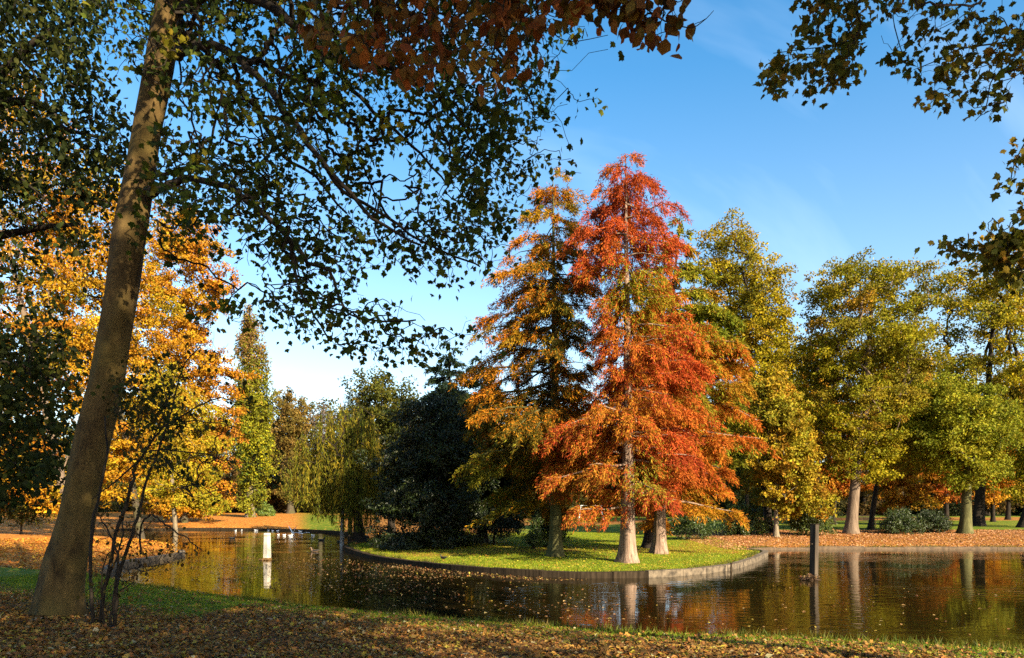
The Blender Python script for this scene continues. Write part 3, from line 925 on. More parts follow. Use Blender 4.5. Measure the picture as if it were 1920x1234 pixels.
broad_tree('lime_tree', 'rounded sunlit green lime with a straight mossy trunk at the right end of the bank', 'tree', RB, on_ground(1810, 50), 50,
           [(706, 1740, 1820), (735, 1700, 1865), (780, 1676, 1895), (820, 1670, 1908), (855, 1680, 1908), (885, 1720, 1900), (908, 1785, 1875)],
           P_YGREEN, 45, r0=0.36, lobes=0.25, clumps=110, leaves=40000, leaf=0.19, rc=0.95, bark=B_LIME, fork=0.75, dmin=0.7, shell=0.42, top=pt(1822, 760, 50)[0])
broad_tree('lime_tree', 'green tree cut by the right edge of the photo with a dark trunk', 'tree', RB, on_ground(1918, 58), 58,
           [(700, 1880, 2060), (760, 1850, 2100), (820, 1855, 2110), (870, 1870, 2100), (920, 1890, 2080)],
           P_OAKD, 46, r0=0.33, clumps=90, leaves=26000, leaf=0.23, rc=1.2, bark=B_DARK)
broad_tree('lime_tree', 'thin trunked olive tree just right of the stout grey oak', 'tree', RB, on_ground(1632, 55), 55,
           [(640, 1610, 1690), (700, 1605, 1740), (760, 1610, 1750), (820, 1610, 1740), (870, 1620, 1720)],
           P_OAKD + [(0.4, 0.24, 0.02, 1)], 47, r0=0.2, clumps=80, leaves=20000, leaf=0.22, rc=1.1, bark=B_DARK, shell=0.5)
ORB = 'small orange beeches behind the right bank'
for (lab, px, D, rows, pal, sd) in (
    ('deep red orange beech left of the stout grey oak trunk', 1562, 66, [(770, 1540, 1600), (820, 1530, 1625), (880, 1528, 1630), (930, 1540, 1622)], P_DEEP, 51),
    ('bright orange beech behind the low dark shrubs', 1668, 68, [(770, 1640, 1720), (820, 1612, 1745), (870, 1610, 1760), (920, 1625, 1765), (952, 1640, 1750)], P_ORANGE + [(0.5, 0.36, 0.02, 1.5)], 52),
    ('golden orange beech between the bench and the mossy lime trunk', 1740, 74, [(790, 1720, 1780), (840, 1700, 1810), (890, 1705, 1820), (940, 1720, 1800)], P_DEEP, 53),
    ('orange beech right of the mossy lime trunk', 1862, 76, [(800, 1830, 1890), (850, 1820, 1905), (900, 1825, 1900), (940, 1835, 1880)], P_ORANGE, 54),
    ('orange topped beech behind the golden low crowned tree', 1530, 70, [(660, 1515, 1560), (720, 1505, 1580), (780, 1505, 1585), (850, 1510, 1580)], P_GOLD, 55)):
    broad_tree('beech_tree', lab, 'tree', ORB, on_ground(px, D), D, rows, pal, sd, r0=0.2, clumps=48, leaves=11000, leaf=0.26, rc=1.05, bark=B_DARK, vert=0.45, flat=0.8)

MB = 'mid distance trees behind the right bank'
for (lab, px, D, rows, pal, sd) in (
    ('olive tree filling the gap between the golden oak and the green oak', 1505, 82, [(640, 1480, 1530), (690, 1455, 1570), (760, 1445, 1585), (830, 1450, 1580), (900, 1465, 1560)], P_OAKD, 56),
    ('rusty tree right behind the stout grey oak', 1690, 86, [(660, 1650, 1720), (710, 1625, 1765), (780, 1615, 1775), (850, 1630, 1770), (910, 1650, 1750)], P_BROWN + [(0.4, 0.2, 0.02, 2)], 57),
    ('olive gold tree behind the mossy lime', 1775, 90, [(690, 1750, 1800), (730, 1715, 1830), (790, 1710, 1840), (860, 1720, 1835), (920, 1740, 1820)], P_OAKD, 58),
    ('dull green tree behind the right edge trees', 1890, 88, [(690, 1860, 1930), (740, 1835, 1960), (800, 1830, 1970), (870, 1840, 1960), (925, 1860, 1930)], P_OAKD, 59),
    ('dark green tree glimpsed behind the red conifers', 1400, 84, [(720, 1370, 1430), (770, 1345, 1460), (840, 1340, 1465), (910, 1355, 1450)], P_OLIVE, 50)):
    broad_tree('maple_tree', lab, 'tree', MB, on_ground(px, D), D, rows, pal, sd, r0=0.25, clumps=80, leaves=18000, leaf=0.30, rc=1.4, bark=B_DARK, vert=0.6, lobes=0.2)

# ------------------------------------------------------------------ left bank
LB = 'autumn trees on the left bank'
broad_tree('beech_tree', 'large glowing orange gold beech left of the poplar', 'tree', LB, on_ground(345, 84), 84,
           [(395, 310, 370), (420, 295, 410), (460, 275, 440), (500, 260, 450), (550, 250, 440), (600, 245, 425), (640, 240, 420), (680, 235, 445), (720, 232, 468), (760, 230, 474), (820, 232, 470), (880, 235, 455), (930, 250, 455), (960, 270, 440)],
           P_GOLD + [(0.6, 0.25, 0.02, 2)], 61, r0=0.35, clumps=230, leaves=76000, leaf=0.30, rc=1.5, bark=B_GREY, dmin=0.65, vert=0.5, flat=0.8,
           spots=[(430, 520, 45, (0.6, 0.22, 0.015), 0.7), (460, 720, 60, (0.6, 0.24, 0.015), 0.7), (430, 860, 70, (0.55, 0.2, 0.03), 0.7), (330, 850, 80, (0.55, 0.42, 0.02), 0.6)])
broad_tree('beech_tree', 'yellow beech seen behind the leaning trunk with leaves down to the litter', 'tree', LB, on_ground(268, 52), 52,
           [(300, 130, 240), (360, 90, 270), (430, 60, 300), (520, 40, 320), (620, 40, 330), (700, 60, 330), (780, 100, 340), (850, 120, 340), (900, 130, 330), (945, 160, 315)],
           P_GOLD + [(0.45, 0.38, 0.02, 2)], 62, r0=0.27, clumps=190, leaves=54000, leaf=0.22, rc=1.15, bark=B_GREY, dmin=0.7, vert=0.55, flat=0.7)
broad_tree('beech_tree', 'yellow and orange beech at the left edge behind the dark oak leaves', 'tree', LB, on_ground(140, 46), 46,
           [(130, -60, 60), (200, -120, 110), (300, -160, 150), (420, -190, 170), (550, -200, 180), (680, -200, 190), (800, -200, 195), (880, -180, 190), (950, -150, 170)],
           P_GOLD + [(0.6, 0.22, 0.015, 1.5), (0.3, 0.28, 0.02, 1)], 63, r0=0.3, clumps=200, leaves=58000, leaf=0.2, rc=1.15, bark=B_OAK, dmin=0.7, vert=0.55, flat=0.7)
broad_tree('hornbeam_tree', 'yellow green undergrowth tree between the leaning trunk and the far beech', 'tree', LB, on_ground(330, 66), 66,
           [(690, 250, 350), (760, 230, 400), (830, 225, 430), (890, 235, 440), (945, 260, 430)],
           [(0.5, 0.4, 0.02, 3), (0.36, 0.33, 0.02, 2), (0.58, 0.3, 0.02, 1.5)], 64, r0=0.22, clumps=90, leaves=22000, leaf=0.24, rc=1.1, bark=B_PALE, vert=0.6)
broad_tree('poplar_tree', 'tall columnar poplar with brown tip and right side painted in sunlit yellow green', 'tree', None, on_ground(469, 96), 96,
           [(586, 459, 466), (610, 452, 478), (650, 445, 494), (700, 442, 502), (750, 440, 508), (800, 440, 512), (850, 443, 512), (890, 446, 508), (920, 450, 500), (942, 456, 490)],
           [(0.30, 0.29, 0.02, 3), (0.40, 0.36, 0.02, 2), (0.17, 0.2, 0.018, 2)], 65, r0=0.5, clumps=150, leaves=36000, leaf=0.30, rc=0.95, bark=B_PALE, vert=1.7, dmin=0.7, depth=1.0, fork=0.85, upb=1.5, lobes=0.1,
           spots=[(470, 620, 70, (0.34, 0.2, 0.06), 0.8), (490, 850, 40, (0.55, 0.5, 0.02), 0.5), (460, 870, 40, (0.12, 0.17, 0.02), .6)])  # sunlit right edge put into the leaf colour; brown tip is its own
broad_tree('beech_tree', 'rounded olive brown tree just right of the poplar', 'tree', None, on_ground(545, 118), 118,
           [(738, 518, 560), (760, 508, 575), (790, 505, 582), (830, 506, 580), (880, 510, 576), (930, 516, 570)],
           P_BROWN, 66, r0=0.5, clumps=80, leaves=20000, leaf=0.34, rc=1.5, bark=B_GREY, twig=0.05)
broad_tree('bare_tree', 'nearly leafless grey twiggy tree on the skyline right of the olive brown tree', 'tree', None, on_ground(600, 122), 122,
           [(758, 590, 615), (775, 575, 630), (800, 572, 635), (840, 580, 630)], [(0.3, 0.24, 0.2, 1)], 67, r0=0.4, clumps=120, leaves=1500, leaf=0.25, rc=1.0, bark=B_GREY, twig=0.035, dmin=0.5)

# ------------------------------------------------------------------ far wood: a few kinds, copied with their parts
FW = 'dim trees of the far wood'
def copy_tree(o, loc, rz, sc, label):
    r = o.copy(); COL.objects.link(r)
    r.location = loc; r.rotation_euler = (0, 0, rz); r.scale = (sc, sc, sc); r['label'] = label
    for ch in list(o.children):
        c = ch.copy(); COL.objects.link(c); c.parent = r
    return r
protos = []
for (lab, pal, sd) in (('dark green tree of the far wood closing the view', [(0.035, 0.05, 0.012, 3), (0.06, 0.07, 0.014, 2)], 71),
                       ('brown leaved tree of the far wood closing the view', [(0.13, 0.08, 0.02, 3), (0.2, 0.1, 0.02, 2), (0.07, 0.06, 0.015, 1)], 72),
                       ('olive tree of the far wood closing the view', [(0.09, 0.085, 0.014, 3), (0.14, 0.11, 0.016, 2), (0.05, 0.055, 0.012, 2)], 73)):
    D = 130.0
    protos.append((lab, broad_tree('woodland_tree', lab, 'tree', FW, on_ground(960 + 90 * (sd - 72), D), D,
        [(800 - 8 * (sd - 71), 900 + 90 * (sd - 72), 1020 + 90 * (sd - 72)), (840, 870 + 90 * (sd - 72), 1050 + 90 * (sd - 72)), (890, 860 + 90 * (sd - 72), 1060 + 90 * (sd - 72)), (935, 865 + 90 * (sd - 72), 1055 + 90 * (sd - 72)), (962, 880 + 90 * (sd - 72), 1040 + 90 * (sd - 72))],
        pal, sd, r0=0.45, clumps=85, leaves=13000, leaf=0.45, rc=1.9, bark=B_DARK)))
rng = np.random.default_rng(77)
for i in range(64):
    px = -330 + i * 42 + rng.uniform(-22, 22)
    D = rng.uniform(112, 170)
    if px < 700: D = max(D, 124)
    lab, src = protos[i % 3 if i % 5 else 0]
    b = on_ground(px, D)
    copy_tree(src, b, rng.uniform(0, 6.28), rng.uniform(0.75, 1.1), lab)

# ------------------------------------------------------------------ shrubs
def shrub(name, label, px, D, rows, pal, seed, leaves=7000, leaf=0.14, clumps=45, rc=0.5, lmat=None, group='evergreen shrubs on the banks', wid=0.4, sink=0):
    broad_tree(name, label, 'shrub', group, on_ground(px, D), D, rows, pal, seed, r0=0.07, clumps=clumps, leaves=leaves, leaf=leaf, rc=rc, bark=B_DARK, lmat=lmat or M_GLOSSY,
               fork=0.3, dmin=0.55, shell=0.35, wid=wid, vert=0.8, depth=0.9, flat=0.6, twig=0.012, crown_name='foliage')
shrub('rhododendron', 'rounded rhododendron left of the pale thin trunk', 1385, 49, [(952, 1365, 1415), (968, 1345, 1435), (984, 1342, 1440), (996, 1346, 1438)], P_RHODO, 81)
shrub('rhododendron', 'wide sunlit rhododendron right of the pale thin trunk', 1510, 48.5, [(950, 1480, 1535), (964, 1472, 1555), (980, 1470, 1562), (995, 1474, 1560)], P_RHODO, 82, leaves=9000, clumps=55)
shrub('rhododendron', 'dark low rhododendron left of the mossy lime trunk', 1680, 50, [(962, 1670, 1705), (975, 1650, 1720), (990, 1645, 1730)], [(0.04, 0.07, 0.012, 3), (0.07, 0.1, 0.015, 2)], 83)
shrub('rhododendron', 'darker flat rhododendron reaching to the mossy lime trunk', 1745, 51, [(966, 1725, 1760), (978, 1712, 1780), (990, 1712, 1785)], [(0.03, 0.05, 0.01, 3), (0.05, 0.08, 0.015, 2)], 84)
shrub('rhododendron', 'green rhododendron under the right boughs of the orange red conifer', 1290, 47, [(945, 1262, 1310), (965, 1250, 1335), (985, 1245, 1345), (1000, 1250, 1340)], [(0.05, 0.09, 0.015, 3), (0.10, 0.14, 0.02, 1)], 85)
shrub('laurel_bush', 'upright green bush behind the trunk of the open amber conifer', 1030, 38, [(945, 1000, 1040), (970, 985, 1068), (995, 985, 1075), (1012, 988, 1070)], [(0.04, 0.08, 0.012, 3), (0.08, 0.12, 0.015, 2)], 86)
shrub('laurel_bush', 'small low bush left of the amber conifer trunk', 1000, 36.5, [(998, 990, 1010), (1008, 982, 1018), (1018, 984, 1016)], [(0.06, 0.11, 0.015, 3), (0.1, 0.15, 0.015, 2)], 87, leaves=1800, clumps=14, rc=0.3, leaf=0.1)
shrub('spindle_bush', 'pale green layered bush at the foot of the poplar', 497, 100, [(948, 485, 505), (958, 478, 520), (968, 478, 522)], [(0.16, 0.26, 0.04, 3), (0.25, 0.3, 0.04, 2)], 88, leaves=3500, clumps=26, rc=0.5, leaf=0.22)
shrub('laurel_bush', 'black green undergrowth bush below the spruce boughs', 925, 41, [(950, 880, 960), (975, 870, 985), (1000, 872, 985)], [(0.02, 0.035, 0.01, 1)], 89, leaves=6000, clumps=50)

bush_lab = 'dark bush in the thicket at the foot of the far wood'
bush0 = broad_tree('thicket_bush', bush_lab, 'shrub', 'bushes at the foot of the far wood', on_ground(1000, 120), 120, [(915, 985, 1015), (930, 965, 1035), (950, 955, 1045), (970, 960, 1040)],
           [(0.02, 0.032, 0.01, 3), (0.04, 0.05, 0.012, 2), (0.09, 0.07, 0.015, 0.6)], 91, r0=0.1, clumps=50, leaves=5000, leaf=0.36, rc=1.1, bark=B_DARK, fork=0.3, crown_name='foliage')
for i in range(46):
    px = -420 + i * 61 + rng.uniform(-20, 20)
    D = rng.uniform(104, 150) if px > 700 else rng.uniform(122, 160)
    copy_tree(bush0, on_ground(px, D), rng.uniform(0, 6.28), rng.uniform(0.7, 1.25), bush_lab)
shrub('laurel_bush', 'dark undergrowth bush at the left edge behind the oak leaves', 40, 48, [(880, 10, 70), (910, -20, 100), (945, -25, 105), (972, -10, 95)], [(0.03, 0.04, 0.006, 3), (0.40, 0.28, 0.015, 0.5)], 92, rc=0.7, lmat=M_LEAF)
shrub('laurel_bush', 'yellowing undergrowth bush left of the leaning trunk', 118, 54, [(905, 90, 140), (930, 75, 160), (960, 70, 165)], [(0.42, 0.32, 0.015, 3), (0.10, 0.10, 0.012, 2)], 93, rc=0.6, lmat=M_LEAF)
# ------------------------------------------------------------------ near trees: traced limbs, grown twigs, lobed leaves
def in_poly(p, poly):
    x, y = p[:, 0], p[:, 1]
    A = np.array(poly, float); B = np.roll(A, -1, 0)
    c = (A[:, 1][None] > y[:, None]) != (B[:, 1][None] > y[:, None])
    dy = np.where(B[:, 1] == A[:, 1], 1e-9, B[:, 1] - A[:, 1])
    xi = A[:, 0] + (y[:, None] - A[:, 1]) / dy * (B[:, 0] - A[:, 0])
    return (c & (x[:, None] < xi)).sum(1) % 2 == 1

def region(rng, n, poly, d0, d1, holes=(), dens=None):
    """points through a leafy volume whose outline was read off the photo, spread over real depths d0..d1"""
    A = np.array(poly, float)
    out = []
    while sum(len(o) for o in out) < n:
        q = rng.uniform(A.min(0), A.max(0), (n * 2, 2))
        q = q[in_poly(q, poly)]
        keep = np.ones(len(q))
        for (x, y, rx, ry, a) in holes:
            keep = np.minimum(keep, 1 - a * (((q[:, 0] - x) / rx) ** 2 + ((q[:, 1] - y) / ry) ** 2 < 1))
        out.append(q[rng.uniform(0, 1, len(q)) < keep])
    q = np.concatenate(out)[:n]
    D = rng.uniform(d0, d1, n)
    return np.stack([(q[:, 0] - 960) / F * D, D, CZ - (q[:, 1] - HZ) / F * D], 1)

def smooth3(P, k=4):
    P = np.asarray(P, float)
    out = []
    for i in range(len(P) - 1):
        p0, p1, p2, p3 = P[max(i - 1, 0)], P[i], P[i + 1], P[min(i + 2, len(P) - 1)]
        for j in range(k):
            t = j / k
            out.append(0.5 * ((2 * p1) + (-p0 + p2) * t + (2 * p0 - 5 * p1 + 4 * p2 - p3) * t * t + (-p0 + 3 * p1 - 3 * p2 + p3) * t ** 3))
    out.append(P[-1])
    return np.array(out)

def limb_line(pts):
    return smooth3([pt(*p) for p in pts])

def leafy(rng, G, T, per, spread, L, Wd, pal, shape, cj=0.25, hang=0.9, mi=0):
    n = len(T); N = n * per
    wt = rng.lognormal(0, 0.75, n)
    idx = rng.choice(n, N, p=wt / wt.sum())
    pos = T[idx] + rng.normal(0, spread, (N, 3)) * np.array([1, 1, 0.8]) + np.array([0, 0, -0.04])
    tip = rng.normal(0, 0.55, (N, 3)) + np.array([0, 0, -hang])
    nr = rng.normal(0, 1, (N, 3)) + np.array([0, -0.25, 0.55])
    cc = pick(rng, pal, n)
    col = jitter(rng, cc[idx] * 0.6 + pick(rng, pal, N) * 0.4, N, cj)
    sz = rng.uniform(0.5, 1.0, N) * np.where(rng.uniform(0, 1, N) < 0.2, 1.4, 1.15)
    add_leaves(G, pos, tip, nr, L * sz, Wd * sz, col, shape, mi)

# the leaning maple at the left
def leaning_maple():
    rng = np.random.default_rng(101)
    D0 = 12.4
    base = on_ground(106, D0)
    root = empty('maple_tree', base, 'big leaning maple on the near bank with dappled trunk and dark green lobed leaves', 'tree')
    line = [(110, 1158, 98), (113, 1110, 92), (124, 1050, 88), (140, 990, 82), (158, 900, 76), (180, 800, 74), (203, 700, 72), (218, 610, 71), (232, 520, 69), (249, 400, 68), (267, 300, 64), (284, 200, 61), (303, 100, 60), (321, 0, 60), (345, -120, 50), (380, -320, 36), (420, -600, 14)]
    P = smooth3([pt(x, y, D0) for x, y, w in line], 4)
    P[0, 2] = base[2]
    Wd = np.interp(np.linspace(0, len(line) - 1, len(P)), np.arange(len(line)), [0.82 * w / F * D0 / 2 for _, _, w in line])
    k = 40
    ang = np.arange(k) * 2 * math.pi / k
    h = P[:, 2] - P[0, 2]
    rib = np.sin(ang * 4 + 0.7) * 0.6 + np.sin(ang * 7 + 2) * 0.4
    rr = Wd[:, None] * (1 + (0.16 * np.exp(-h / 0.35) + 0.02)[:, None] * rib[None] + 0.035 * np.sin(2 * ang[None] + h[:, None] * 2.1) + 0.025 * np.sin(5 * ang[None] - h[:, None] * 3.7))
    rr *= (1 + 0.18 * np.exp(-h / 0.18))[:, None]
    for hz_, az_, s_ in ((6.55, -0.5, 0.30), (5.0, -0.9, 0.12), (3.6, -2.0, 0.10), (7.6, -0.4, 0.25), (4.3, -0.3, 0.12)):    # old branch knobs
        da = np.angle(np.exp(1j * (ang - az_)))
        rr *= 1 + s_ * np.exp(-(da[None] / 0.45) ** 2 - ((h[:, None] - hz_) / 0.16) ** 2)
    v = np.stack([P[:, 0:1] + rr * np.cos(ang), P[:, 1:2] + rr * np.sin(ang), np.repeat(P[:, 2:3], k, 1)], -1)
    v[0, :, 2] -= 0.3
    G = Geo()
    i = np.arange(len(P) - 1)[:, None] * k; j = np.arange(k)[None]; j2 = (j + 1) % k
    G.faces(v.reshape(-1, 3), np.stack([i + j, i + j2, i + k + j2, i + k + j], -1).reshape(-1, 4).tolist())
    G.build('trunk', B_MAPLE, root, smooth=True, origin=base)
    limbs = [
        [(333, 105, 12.2, 22), (360, 90, 12.0, 17), (400, 86, 11.8, 15), (440, 105, 11.6, 14), (480, 142, 11.4, 13), (520, 190, 11.2, 12), (560, 245, 11.1, 11), (610, 310, 11.0, 9), (660, 365, 11.0, 8), (720, 425, 11.0, 6), (790, 460, 11.0, 4)],
        [(336, 60, 12.4, 18), (375, 85, 12.6, 12), (410, 125, 12.9, 11), (440, 160, 13.0, 10), (480, 200, 13.1, 9), (500, 240, 13.2, 8), (530, 290, 13.2, 7), (590, 330, 13.2, 5), (650, 400, 13.2, 4)],
        [(278, 362, 12.2, 26), (310, 348, 12.0, 15), (345, 338, 11.9, 13), (410, 344, 11.6, 12), (450, 365, 11.4, 11), (500, 405, 11.2, 10), (545, 450, 11.1, 9), (580, 492, 11.0, 8), (618, 505, 11.0, 7), (630, 540, 11.0, 5), (655, 590, 11.0, 4), (720, 602, 11.0, 4), (780, 600, 11.0, 3)],
        [(338, 20, 12.3, 20), (400, -10, 11.8, 17), (470, -5, 11.4, 16), (530, 30, 11.2, 15), (580, 75, 11.1, 14), (625, 108, 11.0, 13), (680, 125, 11.0, 11), (745, 132, 11.0, 9), (820, 180, 11.0, 6), (880, 260, 11.0, 4)],
        [(345, -60, 12.4, 18), (430, -60, 12.9, 14), (520, 10, 13.4, 11), (590, 95, 13.5, 9), (660, 165, 13.5, 8), (700, 210, 13.5, 7), (740, 245, 13.5, 6), (790, 290, 13.5, 5), (840, 350, 13.5, 3)],
        [(610, 310, 11.0, 9), (640, 355, 11.2, 7), (700, 390, 11.5, 6), (770, 440, 11.6, 5), (850, 480, 11.6, 4), (900, 500, 11.6, 3)],
        [(355, -120, 12.4, 18), (520, -160, 12.0, 13), (700, -90, 11.6, 10), (850, 0, 11.4, 7), (950, 110, 11.4, 5), (1000, 200, 11.4, 3)],
        [(545, 450, 11.1, 8), (560, 540, 11.2, 5), (590, 590, 11.3, 4), (620, 640, 11.3, 3)],
        [(290, 330, 12.1, 9), (330, 318, 11.8, 6), (380, 300, 11.6, 4)],
    ]
    net = Net(rng)
    for lm in limbs:
        ln = smooth3([pt(x, y, d) for x, y, d, w in lm], 3)
        r = np.interp(np.linspace(0, len(lm) - 1, len(ln)), np.arange(len(lm)), [max(w, 2.2) / F * d / 2 for x, y, d, w in lm])
        ln[1:-1] += rng.normal(0, 0.015, ln[1:-1].shape)
        g = Geo(); g.tube(ln, r, 9, cap=True)
        g.build('limb', B_DARK, root, smooth=True, origin=base)
        net.seed(ln, r)
    poly = [(230, -60), (1030, -60), (1052, 110), (1040, 190), (1005, 285), (975, 350), (935, 400), (915, 470), (880, 520), (868, 590), (830, 650), (770, 690), (700, 655), (655, 660), (575, 600), (430, 590), (425, 545), (560, 555), (590, 520), (520, 470), (450, 400), (380, 420), (300, 490), (255, 500), (275, 400), (300, 280), (330, 200), (215, 60)]
    holes = [(372, 225, 60, 48, 0.97), (600, 505, 60, 28, 0.8), (690, 500, 90, 45, 0.8), (500, 130, 50, 26, 0.3), (745, 340, 34, 26, 0.75), (700, 560, 70, 30, 0.6), (790, 540, 50, 40, 0.85), (470, 445, 40, 30, 0.7), (440, 240, 30, 40, 0.5), (300, 300, 26, 60, 0.4), (860, 560, 40, 50, 0.6), (250, 330, 30, 200, 0.9), (860, 420, 30, 20, 0.5), (620, 240, 26, 22, 0.5), (720, 690, 200, 40, 0.6)]
    Cs = region(rng, 245, poly, 10.0, 14.0, holes)
    T = np.repeat(Cs, 15, axis=0) + rng.normal(0, 1, (245 * 15, 3)) * np.array([0.34, 0.45, 0.16]) - np.array([0, 0, 0.05])
    top = region(rng, 620, [(-60 + 300, -420), (1000, -420), (1060, -40), (220, -40)], 10.0, 14.0)
    net.grow(np.concatenate([T, top]), pt(330, 60, D0), 0.0, 0.18, sag=-0.12, maxlen=2.2)
    L = Geo()
    net.wood(L, tip=0.0042, power=2.6, kmin=3)
    leafy(rng, L, T, 3, 0.10, 0.100, 0.100, P_MAPLE, MAPLE, mi=1)
    leafy(rng, L, top, 8, 0.25, 0.13, 0.13, P_MAPLE, MAPLE, mi=1)
    L.build('crown', [B_DARK, M_LEAF], root, origin=base)
leaning_maple()

def world_rows(x, z0, z1, r):
    return [(z0, x - 0.5 * r, x + 0.5 * r), (z0 + 0.25 * (z1 - z0), x - r, x + r), (z0 + 0.65 * (z1 - z0), x - 0.95 * r, x + 0.95 * r), (z1, x - 0.25 * r, x + 0.25 * r)]

def near_branch_tree(name, label, base, z0, z1, r, pal, seed, limbs, regions, per, spread, L, Wd, shape, sag=-0.1, leaves=9500, crown_leaf=0.32, r0=0.35, clumps=100):
    """a tree standing just outside the photo, some of whose low branches hang into it"""
    rng = np.random.default_rng(seed)
    base = np.array([base[0], base[1], gz(*base)])
    root = broad_tree(name, label, 'tree', None, base, base[1], None, pal, seed, r0=r0, clumps=clumps, leaves=leaves, leaf=crown_leaf, rc=1.3, bark=B_GREY,
                      env=WorldEnv(world_rows(base[0], z0, z1, r), base[1]), fork=0.5, crown_name='crown')
    net = Net(rng)
    for lm in limbs:
        ln = smooth3([p[:3] if len(p) == 4 and p[3] < 0 else pt(p[0], p[1], p[2]) for p in lm], 4)
        rr = np.interp(np.linspace(0, len(lm) - 1, len(ln)), np.arange(len(lm)), [abs(p[3]) / 1000 for p in lm])
        g = Geo(); g.tube(ln, rr, 7); g.build('limb', B_DARK, root, smooth=True, origin=base)
        keep = [i for i in range(len(ln)) if ln[i][1] > 3.0]
        net.seed(ln[keep], rr[keep])
    T = np.concatenate([region(rng, n, poly, d0, d1, holes) for n, poly, d0, d1, holes in regions])
    net.grow(T, np.array(net.p[0]), 0.0, 0.2, sag=sag, maxlen=1.4)
    Lf = Geo(); net.wood(Lf, tip=0.0022, power=2.6); leafy(rng, Lf, T, per, spread, L, Wd, pal, shape, mi=1)
    Lf.build('foliage', [B_DARK, M_LEAF], root, origin=base)
    return root

near_branch_tree('maple_tree', 'maple just outside the right edge, its thin lobed branches hanging in the upper right sky', (10.5, 2.0), 10, 23, 5.5,
    [(0.11, 0.12, 0.012, 4), (0.19, 0.17, 0.014, 2), (0.38, 0.22, 0.02, 1)], 111,
    [[(10.5, 2.0, 7.2, -70), (8.0, 5.0, 8.4, -40), (2150, -120, 7.2, 22), (1900, -60, 7.4, 14), (1622, 0, 7.4, 11), (1611, 27, 7.4, 9), (1586, 64, 7.4, 7), (1563, 84, 7.3, 6), (1510, 92, 7.2, 4), (1450, 100, 7.1, 3)],
     [(1900, -60, 7.4, 12), (1740, -30, 7.6, 9), (1677, 14, 7.8, 6), (1686, 82, 7.8, 5), (1696, 104, 7.8, 3)],
     [(2150, -120, 7.2, 20), (2000, 40, 7.2, 12), (1920, 73, 7.3, 9), (1804, 91, 7.4, 7), (1758, 113, 7.4, 5), (1713, 131, 7.4, 3)],
     [(2000, 40, 7.2, 12), (1920, 122, 7.0, 8), (1863, 145, 7.0, 6), (1849, 200, 7.0, 5), (1828, 227, 7.0, 3)],
     [(10.5, 2.0, 6.4, -60), (7.0, 5.0, 6.2, -35), (2100, 380, 7.0, 20), (1960, 480, 7.2, 12), (1872, 476, 7.3, 7), (1822, 463, 7.3, 5), (1762, 459, 7.3, 3)],
     [(2100, 200, 7.0, 14), (1960, 230, 7.0, 8), (1905, 300, 7.0, 6), (1893, 363, 7.0, 3)]],
    [(130, [(1480, -40), (1640, -40), (1620, 40), (1590, 150), (1560, 170), (1432, 165), (1424, 110), (1500, 75), (1520, 40)], 6.8, 7.6, [(1480, 30, 40, 40, 0.8)]),
     (560, [(1620, -40), (1700, -180), (2250, -180), (2250, 60), (1960, 130), (1880, 205), (1832, 235), (1810, 180), (1740, 190), (1690, 130), (1640, 60)], 6.6, 8.0, [(1660, 50, 20, 30, 0.6)]),
     (300, [(2160, 160), (1960, 205), (1895, 255), (1880, 330), (1898, 375), (1860, 400), (1845, 440), (1760, 452), (1790, 480), (1850, 512), (1960, 530), (2160, 480)], 6.6, 7.6, []),
     (80, [(1790, 450), (1960, 420), (1960, 540), (1850, 510)], 6.8, 7.6, [])], 5, 0.06, 0.075, 0.075, MAPLE)

near_branch_tree('beech_tree', 'copper beech behind the camera whose coppery oval leaved bough hangs across the top', (5.0, -3.5), 7, 16.5, 5.2,
    [(0.27, 0.085, 0.02, 3), (0.17, 0.12, 0.018, 3), (0.40, 0.12, 0.02, 2), (0.38, 0.22, 0.03, 1)], 112,
    [[(5.0, -3.5, 6.0, -80), (3.5, 0.5, 6.6, -45), (1560, -330, 4.4, 30), (1250, -130, 5.0, 20), (1000, -60, 5.3, 14), (800, -40, 5.6, 10), (660, -25, 5.8, 6), (560, -5, 5.9, 4)],
     [(1250, -130, 5.0, 14), (1180, -30, 5.2, 7), (1230, 30, 5.3, 5), (1290, 52, 5.3, 4), (1318, 40, 5.3, 3), (1338, 20, 5.3, 2)],
     [(1000, -60, 5.3, 9), (1010, 30, 5.3, 5), (1035, 60, 5.3, 4), (1070, 78, 5.3, 3), (1140, 66, 5.3, 2)],
     [(1000, -60, 5.3, 9), (940, 40, 5.4, 6), (920, 120, 5.4, 4), (905, 170, 5.4, 2.5)],
     [(800, -40, 5.6, 8), (770, 40, 5.6, 5), (740, 100, 5.6, 3)]],
    [(520, [(530, -60), (700, -260), (1250, -260), (1010, -60), (1010, 40), (985, 110), (950, 190), (900, 195), (870, 120), (800, 130), (740, 140), (690, 95), (610, 85), (545, 45)], 5.1, 6.1, []),
     (60, [(1010, -60), (1150, -60), (1130, 30), (1100, 25), (1060, 15), (1010, 30)], 5.0, 5.6, []),
     (75, [(1130, -60), (1270, -60), (1285, 10), (1310, 45), (1295, 68), (1220, 75), (1180, 55), (1140, 20)], 5.1, 5.5, []),
     (3, [(1060, 75), (1090, 75), (1088, 95), (1062, 95)], 5.3, 5.4, [])], 3, 0.06, 0.10, 0.085, OVAL, sag=-0.2)

